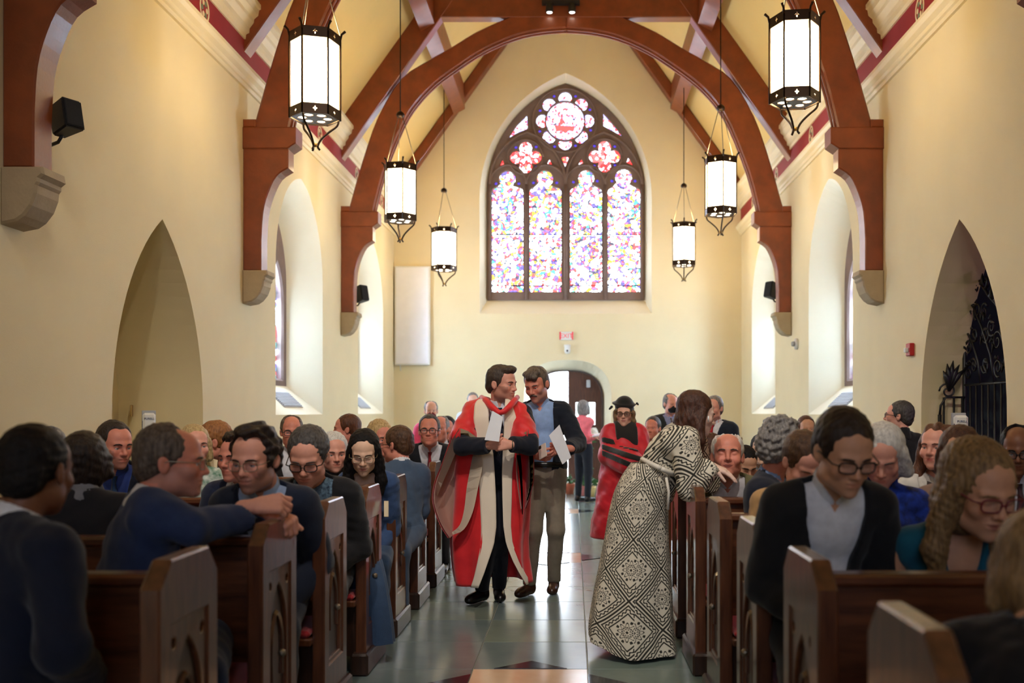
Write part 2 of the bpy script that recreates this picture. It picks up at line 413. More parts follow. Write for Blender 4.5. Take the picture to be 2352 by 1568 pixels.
def pane(loop, m, parent, y=0.03, M=M_XZ):
    o = link('pane', fill2d([loop], 0.012, 0, M), m, parent)
    if M is M_XZ: o.location.y = y
    else: o.location.x = y
    return o
for h, t in holes:
    if t == 'lancet':
        for yy in (1018, 1308, 860, 1165): tube('glazing_bar', [(z3(h[0][0] - 4, yy)[0], .018, z3(0, yy)[1]), (z3(h[1][0] + 4, yy)[0], .018, z3(0, yy)[1])], .014 if yy in (1018, 1308) else .006, IRON, win1, 6)
        x0, x1 = h[0][0] - 6, h[1][0] + 6
        up_ = [(x0, 1014), (x1, 1014)] + [(x + (4 if x > (x0 + x1) / 2 else -4), y - 3) for x, y in h[2:]]
        pane([z3(*p) for p in up_], G_MAIN, win1)
        pane([z3(*p) for p in ((x0, 1348), (x1, 1348), (x1, 1310), (x0, 1310))], G_MAIN, win1)
        pane([z3(*p) for p in ((x0, 1305), (x1, 1305), (x1, 1022), (x0, 1022))], G_MAIN, win1)
    else:
        c = np.mean(np.array(h), axis=0)
        pane([z3(c[0] + (p[0] - c[0]) * 1.06, c[1] + (p[1] - c[1]) * 1.06) for p in h], GM[t], win1)
# a ruby glass band across the rose, like drapery
o = pane([z3(*p) for p in ((482, 392), (600, 398), (590, 430), (565, 422), (546, 440), (520, 424), (490, 430))], emat('glass_ruby_band', (.75, .10, .10), 2.0), win1, 0.0)
# side windows: stone lancet frame and glass
WN = 2
for X, s, c, h, z0, zs, za in side_windows:
    wo = bpy.data.objects.new('window_%d' % WN, None); COL.objects.link(wo); tag(wo, kind='structure'); WN += 1
    outer = arch(c, h, z0, zs, za)
    holes_ = []
    for q in (-1, 1):
        holes_.append(arch(c + q * h * .44, h * .36, z0 + .1, zs - .25, zs + .30, 8))
    holes_.append(circ(c, zs + .42, h * .28, 12))
    f = link('stone_frame', fill2d([arch(c, h + .05, z0 - .05, zs, za + .06)] + holes_, 0.14, 0.03, M_YZ), STONE, wo); f.location.x = X + s * .07
    for hl in holes_: pane(hl, G_SIDE, wo, X + s * .11, M_YZ)
    # ventilation grille lying on the sloped sill
    bmv = bmesh.new(); xs = XL if s < 0 else XR
    for i in range(9):
        add_box(bmv, (-.13 + i * .03, -.42, -.006), (-.13 + i * .03 + .018, .42, .006))
    add_box(bmv, (-.15, -.44, -.012), (.15, .44, -.005))
    v = link('sill_grille', mesh_of(bmv), VENT, wo); v.location = (xs + s * .20, c, 1.44 + .40 * .20 / .42 + .02); v.rotation_euler = (0, -s * math.atan2(.40, .42), 0)
# added glowing window behind the camera, unseen front fill for the near people
wo = bpy.data.objects.new('window_%d' % WN, None); COL.objects.link(wo); tag(wo, kind='structure')
wo.location = (0, YF + .05, 0)
for q in (-1.1, 0, 1.1):
    lp = arch(CX + q, .42, 2.4, 5.2, 6.0, 8); pane(lp, G_FILL, wo, 0.0)
    ol = arch(CX + q, .52, 2.3, 5.2, 6.12, 8); link('stone_frame', fill2d([ol, lp], .1, .02, M_XZ), STONE, wo)
# ------------------------------------------------------------------ roof trusses
TH = 0.23
def mir(pts, s): return [(CX + s * x, z) for x, z in pts]
def bez(pts, n=5):
    """Catmull-Rom resample of an open polyline"""
    P = [np.array(p, float) for p in pts]; out = []
    for i in range(len(P) - 1):
        p0, p1, p2, p3 = P[max(i - 1, 0)], P[i], P[i + 1], P[min(i + 2, len(P) - 1)]
        for k_ in range(n):
            t = k_ / n
            out.append(tuple(0.5 * ((2 * p1) + (-p0 + p2) * t + (2 * p0 - 5 * p1 + 4 * p2 - p3) * t * t + (-p0 + 3 * p1 - 3 * p2 + p3) * t ** 3)))
    out.append(tuple(P[-1])); return out
INTR = bez([(3.06, 4.63), (2.90, 5.265), (2.60, 6.02), (2.37, 6.387), (2.08, 6.69), (1.73, 6.95), (1.311, 7.22), (.829, 7.43), (.416, 7.525), (0, 7.56)], 3)
EXTR = bez([(3.46, 4.63), (3.23, 5.44), (2.976, 6.16), (2.618, 6.75), (2.19, 7.04), (1.82, 7.25), (1.42, 7.495), (.9, 7.73)], 3)
def plate(name, loop, y0, th, m, parent, bev=0.012):
    o = link(name, fill2d([loop], th, bev, M_XZ), m, parent); o.location.y = y0 + th / 2; return o
def make_truss(label):
    t = empty('roof_truss', (0, 0, 0), label=label, cat='roof truss', group='timber roof trusses')
    for s in (-1, 1):
        post = [(HW, 3.05), (3.36, 3.05)] + bez([(3.36, 3.4), (3.34, 3.7), (3.28, 3.92), (3.19, 4.10), (3.06, 4.19)], 3) + [(3.06, 4.42), (HW, 4.42)]
        plate('wall_post', mir(post, s), 0.0, TH, TIMBER, t)
        hb = [(HW, 4.40), (3.06, 4.40), (2.97, 4.46), (2.97, 4.64), (HW, 4.64)]
        plate('hammer_beam', mir(hb, s), -.025, TH + .05, TIMBER, t)
        plate('beam_block', mir([(HW, 4.64), (3.42, 4.64), (3.42, 4.73), (HW, 4.73)], s), -.01, TH + .02, TIMBER, t)
        ribp = INTR + [(0, 7.86)] + [(.5, 7.83)] + EXTR[::-1]
        plate('arched_rib', mir(ribp, s), 0.02, TH - .04, TIMBER, t, 0.02)
        # moulded soffit beads under the rib
        for dy in (0.075, 0.175):
            tube('soffit_bead', [(CX + s * (x + .0), dy, z - .012) for x, z in INTR], 0.02, TIMBER, t, 6)
        raf = [(HW + .05, 5.40), (0, 5.40 + (HW + .05) * 1.42), (0, Z_RIDGE), (HW + .05, Z_CEIL0 - .06)]
        plate('rafter', mir(raf, s), 0.0, TH, TIMBER, t)
        # stone corbel: moulded cap and bellied body
        corb = [(HW, 3.05), (3.29, 3.05), (3.28, 3.0), (3.31, 2.975), (3.31, 2.95), (3.325, 2.93), (3.33, 2.88), (3.36, 2.80), (3.41, 2.735), (3.46, 2.70), (HW, 2.68)]
        plate('stone_corbel', mir(corb, s), -.03, TH + .06, CORBEL, t, 0.015)
    cb = [(CX - 2.35, 7.72), (CX + 2.35, 7.72), (CX + 2.15, 8.03), (CX - 2.15, 8.03)]
    plate('collar_beam', cb, 0.01, TH - .02, TIMBER, t)
    return t
LT = ['nearest timber roof truss, its post and corbel at the picture edges', 'middle timber roof truss between the first two pairs of lanterns', 'farthest timber roof truss, its whole arch framing the stained glass window']
tr0 = make_truss(LT[0]); tr0.location.y = TR[0]
for i in (1, 2):
    c = copy_tree(tr0); c.location.y = TR[i]; c['label'] = LT[i]
# rafters against the back wall
t = empty('wall_rafter', (0, YB - .24, 0), label='pair of dark timber rafters lying against the cream back wall', cat='rafter')
for s in (-1, 1):
    plate('rafter', mir([(HW - .06, Z_CEIL0 - .36 + .1), (0, Z_RIDGE - .36), (0, Z_RIDGE), (HW - .06, Z_CEIL0 + .06)], s), 0.0, .24, TIMBER, t)
# purlins between trusses
for i, (ya, yb) in enumerate(((TR[0] + TH, TR[1]), (TR[1] + TH, TR[2]), (TR[2] + TH, YB - .24))):
    for s in (-1, 1):
        for j, xp in enumerate((2.2,)):
            zc = Z_RIDGE - xp * SLOPE
            lp = mir([(xp - .10, zc + .10), (xp + .12, zc - .21), (xp + .10, zc - .52), (xp - .12, zc - .40)], s)
            o = link('purlin', fill2d([lp], yb - ya - .004, 0.008, M_XZ), TIMBER); o.location.y = (ya + yb) / 2
            o.name = 'trim_%d' % (7 + 2 * i + (s > 0)); tag(o, kind='structure'); continue
# spotlights on the far collar
for i, dx in enumerate((1262, 1314)):
    p = at(dx, 22, TR[2] - .1)
    t = empty('spotlight', p, label='small black %s spotlight on the far collar beam' % ('left' if i == 0 else 'right'), cat='spotlight', group='spotlights on the collar beam')
    lathe('housing', [(0.03, .10), (0.055, .09), (0.06, -.02), (0.055, -.045)], BLACKPL, t, 12)
    lathe('lamp_face', [(0.0, -.05), (0.042, -.048), (0.042, -.04), (0.0, -.04)], emat('spot_face', (1, .93, .8), 14), t, 12)
    box('bracket', (-.02, -.0, .09), (.02, .1, .13), BLACKPL, t); box('track', (-.12, -.03, .08), (.36 - .12 if i == 0 else .12, .05, .14), BLACKPL, t)

# ------------------------------------------------------------------ lanterns
LGLASS = bpy.data.materials.new('lantern_glass'); LGLASS.use_nodes = True
_b = LGLASS.node_tree.nodes['Principled BSDF']; _b.inputs['Base Color'].default_value = (1, .95, .8, 1)
_b.inputs['Emission Color'].default_value = (1, .74, .40, 1); _b.inputs['Emission Strength'].default_value = LANTERN_E
LBULB = emat('lantern_bulb', (1, .9, .72), 9.0)
STEEL = mat('cable_steel', (150, 140, 125), 0.35, 0.1, 8, metal=0.9)
def make_lantern():
    t = empty('hanging_lantern')
    Rh = 0.232; H = 0.80
    hexv = [(math.cos(PI / 3 * i), math.sin(PI / 3 * i)) for i in range(6)]
    for i in range(6):
        a, b = hexv[i], hexv[(i + 1) % 6]
        def face(r, z0, z1, th, inset, hole=False):
            A = Vector((a[0] * r, a[1] * r, 0)); B = Vector((b[0] * r, b[1] * r, 0)); d = (B - A); L_ = d.length; d.normalize()
            n = Vector(((a[0] + b[0]), (a[1] + b[1]), 0)).normalized()
            lp = [(inset, z0), (L_ - inset, z0), (L_ - inset, z1), (inset, z1)]
            lps = [lp]
            if hole:
                c = (L_ / 2, (z0 + z1) / 2); r_ = .017
                lps.append([(c[0] + (r_ * (1.0 + .45 * math.cos(4 * q))) * math.cos(q) * .8, c[1] + (r_ * (1 + .45 * math.cos(4 * q))) * math.sin(q)) for q in np.linspace(0, 2 * PI, 17)[:-1]])
            me = fill2d(lps, th)
            M = Matrix(((d.x, 0, n.x, A.x), (d.y, 0, n.y, A.y), (0, 1, 0, 0), (0, 0, 0, 1)))
            me.transform(M); return me
        link('glass_panel', face(Rh - .012, 0.05, H - .05, .004, .006), LGLASS, t)
        link('rim', face(Rh, H - .095, H, .008, 0, True), BRONZE, t)
        link('rim', face(Rh, 0.0, .095, .008, 0, True), BRONZE, t)
        tube('corner_bar', [(a[0] * Rh, a[1] * Rh, 0), (a[0] * Rh, a[1] * Rh, H)], .010, BRONZE, t, 6)
        tube('top_hook', [(a[0] * Rh, a[1] * Rh, H - .03), (a[0] * (Rh + .012), a[1] * (Rh + .012), H + .02), (a[0] * (Rh + .045), a[1] * (Rh + .045), H + .05)], [.012, .011, .013], BRONZE, t, 6)
        if i % 2 == 0:
            tube('cable', [(a[0] * Rh, a[1] * Rh, H), (a[0] * .03, a[1] * .03, 1.50)], .0055, STEEL, t, 5)
            tube('scroll_arm', bez([(a[0] * .215, a[1] * .215, .0), (a[0] * .20, a[1] * .20, -.05), (a[0] * .13, a[1] * .13, -.11), (a[0] * .06, a[1] * .06, -.18), (a[0] * .025, a[1] * .025, -.25), (a[0] * .045, a[1] * .045, -.285)], 3), .011, BRONZE, t, 6)
    hexr = [(x * .21, y * .21) for x, y in hexv]
    me = fill2d([hexr] + [circ(x * .115, y * .115, .045, 10) for x, y in hexv], .012)
    link('bottom_plate', me, BRONZE, t).location.z = .012
    for x, y in hexv:
        lathe('bulb', [(0.0, .0), (.035, .006), (.04, .03), (.0, .05)], LBULB, t, 10, (x * .115, y * .115, .004))
    lathe('finial', [(.0, -.26), (.022, -.255), (.026, -.24), (.02, -.225), (.0, -.22)], BRASS, t, 10)
    lathe('canopy_ring', [(.0, 1.47), (.05, 1.475), (.06, 1.50), (.05, 1.53), (.012, 1.56), (.0, 1.56)], BRONZE, t, 14)
    return t
LN = [(-2.42, 9.15, 4.22, -105, 'lantern hanging nearest on the left wall side'), (2.08, 9.15, 4.37, -127, 'lantern hanging nearest on the right wall side'),
      (-2.43, 13.73, 4.15, -132, 'lantern hanging second in the left row'), (2.08, 13.73, 4.245, -90, 'lantern hanging second in the right row'),
      (-2.42, 18.3, 4.12, -112, 'lantern hanging last in the left row by the acoustic panel'), (2.08, 18.3, 4.21, -95, 'lantern hanging last in the right row by the back wall'),
      ]
lan = make_lantern()
for i, (x, y, z, a, lb) in enumerate(LN):
    o = lan if i == 0 else copy_tree(lan)
    o.location = (x, y, z); o.rotation_euler = (0, 0, R(a)); tag(o, 'lit hexagonal bronze ' + lb, 'lantern', 'hanging lanterns')
    tube('rod', [(0, 0, 1.55), (0, 0, 7.56 - z)], .008, BRONZE, o, 6)

# ------------------------------------------------------------------ pews
PY0, PS = 2.75, 0.913
def pew_end():
    out = [(0, .12), (.45, .12), (.45, .97), (.375, 1.05), (.085, 1.05), (0, .975)]
    rect = [(.085, .27), (.365, .27), (.365, .86), (.085, .86)]
    return fill2d([out, rect], .06, .006, M_YZ)
ME_END = pew_end(); ME_END.materials.append(PEW)
_tr = [arch(.225, .105, .29, .60, .80, 7)]
ME_TRAC = fill2d([[(.08, .265), (.37, .265), (.37, .865), (.08, .865)]] + [_tr[0], circ(.115, .80, .018, 8), circ(.335, .80, .018, 8)], .02, .004, M_YZ); ME_TRAC.materials.append(PEW)
bm = bmesh.new(); add_box(bm, (-.008, .08, .265), (.008, .37, .865)); ME_INS = mesh_of(bm); ME_INS.materials.append(PEWD)
bm = bmesh.new(); add_tube(bm, bez([(0, .225 + .07, .42), (0, .225 + .075, .55), (0, .225 + .05, .63), (0, .225, .68), (0, .225 - .05, .63), (0, .225 - .075, .55), (0, .225 - .07, .42)], 3), .012, 5)
ME_CUSP = mesh_of(bm); ME_CUSP.materials.append(PEW)
bm = bmesh.new(); add_box(bm, (-.05, -.045, 0), (.05, .495, .125), .012); ME_PLINTH = mesh_of(bm); ME_PLINTH.materials.append(PEWD)
bm = bmesh.new(); bmesh.ops.create_icosphere(bm, subdivisions=2, radius=.016); ME_KNOB = mesh_of(bm); ME_KNOB.materials.append(STEEL)
def sub(name, me, parent, loc=(0, 0, 0), smooth=False):
    o = bpy.data.objects.new(name, me); COL.objects.link(o); o.parent = parent; o.location = loc; return o
LEN_L, LEN_R = 2.42, 2.70
def make_pew(s, L_):
    """s=-1: pew runs to the left of its aisle end, +1 to the right; root at aisle end, near edge"""
    t = empty('pew')
    e = sub('end_panel', ME_END, t, (s * .03, 0, 0))
    sub('inset_panel', ME_INS, e, (0, 0, 0)); sub('tracery', ME_TRAC, e, (-s * .012, 0, 0)); sub('arch_moulding', ME_CUSP, e, (-s * .010, 0, 0))
    sub('knob', ME_KNOB, e, (-s * .035, .225, .52))
    sub('plinth', ME_PLINTH, t, (s * .03, 0, 0))
    e2 = sub('end_panel', ME_END, t, (s * (L_ - .03), 0, 0))
    x0, x1 = sorted((s * .055, s * (L_ - .055)))
    box('backrest', (x0, .36, .40), (x1, .385, .93), PEWH, t)
    box('top_rail', (x0, .335, .925), (x1, .425, .965), PEWH, t, .010)
    box('seat', (x0, -.04, .385), (x1, .36, .42), PEWH, t, .006)
    box('cushion', (x0 + .01, -.03, .42), (x1 - .01, .34, .455), CUSHION, t, .014)
    box('book_shelf', (x0, .43, .62), (x1, .53, .64), PEWH, t, .004)
    box('shelf_lip', (x0, .518, .64), (x1, .53, .72), PEWH, t, .003)
    box('foot_board', (x0, .02, .10), (x1, .045, .385), PEWD, t)
    return t
PXL, PXR = -1.165, 0.69
NAMES = ['first', 'second', 'third', 'fourth', 'fifth', 'sixth', 'seventh', 'eighth', 'ninth', 'tenth', 'eleventh']
pl = make_pew(-1, LEN_L); pr = make_pew(1, LEN_R)
for k in range(1, 11):
    o = pl if k == 1 else copy_tree(pl); o.location = (PXL, PY0 + PS * (k - 1), 0)
    tag(o, 'dark oak pew with pointed panelled end, %s from the front left of the aisle' % NAMES[k - 1], 'pew', 'oak pews')
for k in range(0, 11):
    o = pr if k == 0 else copy_tree(pr); o.location = (PXR, PY0 + PS * (k - 1), 0)
    tag(o, 'dark oak pew with pointed panelled end, %s from the front right of the aisle' % NAMES[k], 'pew', 'oak pews')

# ------------------------------------------------------------------ back wall fittings
# acoustic panel
t = empty('acoustic_panel', (-3.28, YB - .06, 3.44), label='tall white acoustic panel in the corner of the back wall', cat='panel')
box('frame', (-.36, -.05, -1.01), (.36, .055, 1.01), WHITEPL, t, .012); box('fabric_face', (-.325, -.056, -.975), (.325, -.05, .975), mat('panel_fabric', (242, 243, 246), .9, .04, 6, .1, 300), t)
tube('bracket', [(-.25, .0, -1.01), (-.25, .03, -1.12)], .012, WHITEPL, t)
# exit sign
p = at(1301, 771, YB - .03)
t = empty('exit_sign', p, label='red lettered EXIT sign above the back door', cat='exit sign')
box('housing', (-.145, -.02, -.085), (.145, .03, .085), WHITEPL, t, .006)
box('red_frame', (-.14, -.023, -.08), (-.112, -.019, .08), emat('exit_red', (.62, .03, .05), .5), t)
box('red_frame', (.112, -.023, -.08), (.14, -.019, .08), MATS['exit_red'], t)
def text(name, s, size, m, parent, loc, rot=(R(90), 0, 0), ext=.002, align='CENTER'):
    cu = bpy.data.curves.new('t', 'FONT'); cu.body = s; cu.size = size; cu.extrude = ext; cu.align_x = align; cu.align_y = 'CENTER'; cu.resolution_u = 3
    o_ = bpy.data.objects.new('t', cu); me = bpy.data.meshes.new_from_object(o_); bpy.data.objects.remove(o_); bpy.data.curves.remove(cu)
    o = link(name, me, m, parent); o.location = loc; o.rotation_euler = rot; return o
text('lettering', 'EXIT', .13, MATS['exit_red'], t, (0, -.022, -.005))
# camera / sensor under the sign
p = at(1303, 800, YB - .04)
t = empty('security_camera', p, label='small white security camera between exit sign and door arch', cat='camera')
lathe('body', [(.0, -.11), (.05, -.10), (.065, -.05), (.06, .02), (.07, .04), (.07, .08), (.0, .085)], WHITEPL, t, 16)
bm = bmesh.new(); bmesh.ops.create_icosphere(bm, subdivisions=2, radius=.022); o = link('lens', mesh_of(bm), BLACKPL, t, True); o.location = (0, -.055, -.05)
# door leaves
dr = bpy.data.objects.new('door_1', None); COL.objects.link(dr); tag(dr, kind='structure'); dr.location = (0, YB + .3, 0)
half = [(x, z) for x, z in d_in if x >= DCX - 1e-6]
pane_r = [(.06, 1.21), (.46, 1.21), (.46, 1.67), (.06, 1.67)]
half = [(DCX + .01, .002)] + [(x, z) for x, z in d_in[1:] if x > DCX + .02] + [(DCX + .01, 2.335)]
link('door_leaf', fill2d([half, pane_r], .06, .006, M_XZ), DOORW, dr)
for x in (.15, .35): box('batten', (x - .004, -.034, .02), (x + .004, -.029, 1.19), PEWD, dr)
pg = emat('door_pane_glass', (.80, 1.0, .92), 3.2)
for i in range(3):
    for j in range(3):
        box('pane', (.06 + .1335 * i + .004, -.005, 1.21 + .1535 * j + .004), (.06 + .1335 * (i + 1) - .004, .005, 1.21 + .1535 * (j + 1) - .004), pg, dr)
for i in (1, 2): box('glazing_bar', (.06 + .1335 * i - .006, -.012, 1.21), (.06 + .1335 * i + .006, .012, 1.67), DOORW, dr); box('glazing_bar', (.06, -.012, 1.21 + .1535 * i - .006), (.46, .012, 1.21 + .1535 * i + .006), DOORW, dr)
box('door_closer', (.28, -.10, 1.98), (.36, -.03, 2.14), VENT, dr, .01)
# the open leaf, swung outwards
ol = [(DCX - .74, .002), (DCX - .02, .002), (DCX - .02, 2.33)] + [(x, z) for x, z in d_in if x < DCX - .05][0:0] + [(DCX - .3, 2.29), (DCX - .6, 2.1), (DCX - .74, 1.75)]
me = fill2d([[(x - (DCX - .74), z) for x, z in ol]], .06, .006, M_XZ)
o = link('open_leaf', me, DOORW, dr); o.location = (DCX - .76, .04, 0); o.rotation_euler = (0, 0, R(100))
link('door_frame', fill2d([d_in, [(DCX + (x - DCX) * .955, .003 if z < .01 else z * .988) for x, z in d_in]], .07, .008, M_XZ), PEWD, dr).location.y = -.02
tag(box('ground_outside', (-12, YB + .61, -.12), (12, YB + 30, -.03), OUTGROUND), kind='structure')
# low wood panelling along the back wall, both sides of the door
for n_, x0, x1 in (('baseboard_back_left', XL, -1.35), ('baseboard_back_right', 1.1, XR)):
    o = tag(box(n_, (x0, YB - .07, 0), (x1, YB - .001, .90), PEW, None, .0), kind='structure'); box('cap_rail', (x0, YB - .11, .90), (x1, YB - .001, .95), PEWH, o, .008)
    nx = int((x1 - x0) / .5)
    for i in range(nx):
        w_ = (x1 - x0) / nx; box('panel', (x0 + w_ * i + .06, YB - .082, .15), (x0 + w_ * (i + 1) - .06, YB - .07, .8), PEWD, o, .006)
# ------------------------------------------------------------------ implicit-surface modeller (numpy)
def axis(lo, hi, hc, fine=(), hf=None):
    """axis samples, step hc, refined to hf inside the fine intervals"""
    out = [lo]
    while out[-1] < hi:
        x = out[-1]; h = hc
        for a, b in fine:
            if a - hc * .5 <= x < b: h = hf
        out.append(x + h)
    return np.array(out, np.float32)

class Field:
    def __init__(s, xs, ys, zs):
        s.ax = (xs, ys, zs); s.D = np.full((len(xs), len(ys), len(zs)), 1.0, np.float32)
    def blk(s, lo, hi):
        sl = []
        for a, l, h in zip(s.ax, lo, hi):
            i = int(np.searchsorted(a, l)); j = int(np.searchsorted(a, h))
            if j - i < 1: return None, None
            sl.append(slice(i, j))
        X = s.ax[0][sl[0]][:, None, None]; Y = s.ax[1][sl[1]][None, :, None]; Z = s.ax[2][sl[2]][None, None, :]
        return tuple(sl), (X, Y, Z)
    def put(s, sl, d, k, op='u'):
        c = s.D[sl]
        if op == 'u':
            if k > 0:
                h = np.clip(0.5 + 0.5 * (c - d) / k, 0, 1); s.D[sl] = c * (1 - h) + d * h - k * h * (1 - h)
            else: s.D[sl] = np.minimum(c, d)
        elif op == 's':
            d = -d
            if k > 0:
                h = np.clip(0.5 - 0.5 * (c - d) / k, 0, 1); s.D[sl] = c * (1 - h) + d * h + k * h * (1 - h)
            else: s.D[sl] = np.maximum(c, d)
        elif op == 'i': s.D[sl] = np.maximum(c, d)
    def cone(s, a, b, ra, rb, k=.02, op='u', flat=None):
        a = np.array(a, float); b = np.array(b, float); m = max(ra, rb) + .06
        sl, P = s.blk(np.minimum(a, b) - m, np.maximum(a, b) + m)
        if sl is None: return
        ab = b - a; L2 = float(ab @ ab) + 1e-9
        px, py, pz = P[0] - a[0], P[1] - a[1], P[2] - a[2]
        h = np.clip((px * ab[0] + py * ab[1] + pz * ab[2]) / L2, 0, 1)
        qx, qy, qz = px - ab[0] * h, py - ab[1] * h, pz - ab[2] * h
        if flat is not None:
            n, f = flat; n = np.array(n, float); n /= np.linalg.norm(n)
            t = (qx * n[0] + qy * n[1] + qz * n[2]) * (1 / f - 1)
            qx, qy, qz = qx + n[0] * t, qy + n[1] * t, qz + n[2] * t
        s.put(sl, (np.sqrt(qx * qx + qy * qy + qz * qz) - (ra + (rb - ra) * h)).astype(np.float32), k, op)
    def ell(s, c, r, k=.02, op='u', Rm=None):
        c = np.array(c, float); r = np.array(r, float); m = float(r.max()) + .06
        if Rm is not None: ext = np.abs(Rm) @ (r + .05)
        else: ext = r + .05
        sl, P = s.blk(c - ext, c + ext)
        if sl is None: return
        x, y, z = P[0] - c[0], P[1] - c[1], P[2] - c[2]
        if Rm is not None:
            x, y, z = (Rm[0, 0] * x + Rm[1, 0] * y + Rm[2, 0] * z, Rm[0, 1] * x + Rm[1, 1] * y + Rm[2, 1] * z, Rm[0, 2] * x + Rm[1, 2] * y + Rm[2, 2] * z)
        k0 = np.sqrt((x / r[0]) ** 2 + (y / r[1]) ** 2 + (z / r[2]) ** 2) + 1e-6
        k1 = np.sqrt((x / r[0] ** 2) ** 2 + (y / r[1] ** 2) ** 2 + (z / r[2] ** 2) ** 2) + 1e-6
        s.put(sl, (k0 * (k0 - 1) / k1).astype(np.float32), k, op)
    def func(s, f, op='i', k=0.0):
        X, Y, Z = s.ax[0][:, None, None], s.ax[1][None, :, None], s.ax[2][None, None, :]
        s.put((slice(None),) * 3, np.broadcast_to(f(X, Y, Z), s.D.shape).astype(np.float32), k, op)
    def noise(s, amp, freq, seed=0, n=5):
        r = np.random.RandomState(seed)
        X, Y, Z = s.ax[0][:, None, None], s.ax[1][None, :, None], s.ax[2][None, None, :]
        t = 0
        for i in range(n):
            d = r.normal(size=3); d /= np.linalg.norm(d); f = freq * r.uniform(.6, 1.5)
            t = t + np.sin((X * d[0] + Y * d[1] + Z * d[2]) * f + r.uniform(0, 6.28))
        s.D += (amp * t / math.sqrt(n)).astype(np.float32)
    def mesh(s):
        """surface nets"""
        D = s.D; D[0], D[-1] = np.maximum(D[0], .01), np.maximum(D[-1], .01)
        D[:, 0], D[:, -1] = np.maximum(D[:, 0], .01), np.maximum(D[:, -1], .01)
        D[:, :, 0], D[:, :, -1] = np.maximum(D[:, :, 0], .01), np.maximum(D[:, :, -1], .01)
        I = D < 0
        n = I[:-1, :-1, :-1].astype(np.int8)
        cnt = np.zeros(n.shape, np.int8)
        offs = [(i, j, k) for i in (0, 1) for j in (0, 1) for k in (0, 1)]
        S = [slice(None, -1), slice(1, None)]
        for i, j, k in offs: cnt += I[S[i], S[j], S[k]]
        act = (cnt > 0) & (cnt < 8)
        ci = np.argwhere(act)
        if len(ci) == 0: return np.zeros((0, 3)), np.zeros((0, 4), int)
        idx = np.full(act.shape, -1, np.int64); idx[act] = np.arange(len(ci))
        vals = {o: D[ci[:, 0] + o[0], ci[:, 1] + o[1], ci[:, 2] + o[2]] for o in offs}
        acc = np.zeros((len(ci), 3)); num = np.zeros(len(ci))
        for o in offs:
            for ax_ in range(3):
                if o[ax_]: continue
                p = list(o); p[ax_] = 1; p = tuple(p)
                a, b = vals[o], vals[p]; cr = (a < 0) != (b < 0)
                t = np.where(cr, a / np.where(cr, a - b, 1), 0)
                q = np.tile(np.array(o, float), (len(ci), 1)); q[:, ax_] = t
                acc[cr] += q[cr]; num += cr
        f = acc / num[:, None]
        V = np.empty((len(ci), 3))
        for ax_ in range(3):
            a = s.ax[ax_].astype(float); i = ci[:, ax_]
            V[:, ax_] = a[i] + f[:, ax_] * (a[i + 1] - a[i])
        F = []
        for ax_ in range(3):
            u, v = (ax_ + 1) % 3, (ax_ + 2) % 3
            sa = [slice(None)] * 3; sb = [slice(None)] * 3; sa[ax_] = slice(None, -1); sb[ax_] = slice(1, None)
            A, B = I[tuple(sa)], I[tuple(sb)]
            e = np.argwhere(A != B)
            if not len(e): continue
            ok = (e[:, u] > 0) & (e[:, v] > 0) & (e[:, u] < D.shape[u] - 1) & (e[:, v] < D.shape[v] - 1)
            e = e[ok]; fl = A[e[:, 0], e[:, 1], e[:, 2]]
            def g(du, dv):
                q = e.copy(); q[:, u] += du; q[:, v] += dv; return idx[q[:, 0], q[:, 1], q[:, 2]]
            quad = np.stack([g(-1, -1), g(0, -1), g(0, 0), g(-1, 0)], 1)
            quad[~fl] = quad[~fl][:, ::-1]
            F.append(quad)
        return V, np.concatenate(F)

def to_mesh(parts, org):
    """join [(V, F, colour or None), ...] into one mesh about org"""
    nv = 0; Vs = []; Fs = []; Cs = []
    for V, F, C in parts:
        Vs.append(V - np.array(org)); Fs.append(F + nv); nv += len(V)
        Cs.append(C if C is not None else np.ones((len(V), 3)))
    V = np.concatenate(Vs); F = np.concatenate(Fs)
    me = bpy.data.meshes.new('m')
    me.vertices.add(len(V)); me.vertices.foreach_set('co', V.astype(np.float32).ravel())
    me.loops.add(F.size); me.loops.foreach_set('vertex_index', F.astype(np.int32).ravel())
    me.polygons.add(len(F)); me.polygons.foreach_set('loop_start', np.arange(0, F.size, 4, dtype=np.int32))
    me.update(calc_edges=True); me.validate()
    if any(p[2] is not None for p in parts):
        a = me.color_attributes.new('Col', 'FLOAT_COLOR', 'POINT')
        C = np.concatenate(Cs); a.data.foreach_set('color', np.concatenate([C, np.ones((len(C), 1))], 1).astype(np.float32).ravel())
    me.polygons.foreach_set('use_smooth', [True] * len(me.polygons))
    return me

def rot(yaw=0, pitch=0, roll=0):
    """facing -Y at 0; yaw + turns to +X, pitch + looks down, roll + tips the crown to +X"""
    cy, sy = math.cos(R(yaw)), math.sin(R(yaw)); cp, sp = math.cos(R(pitch)), math.sin(R(pitch)); cr, sr_ = math.cos(R(roll)), math.sin(R(roll))
    Z = np.array([[cy, -sy, 0], [sy, cy, 0], [0, 0, 1]]); X = np.array([[1, 0, 0], [0, cp, -sp], [0, sp, cp]]); Yr = np.array([[cr, 0, sr_], [0, 1, 0], [-sr_, 0, cr]])
    return Z @ X @ Yr

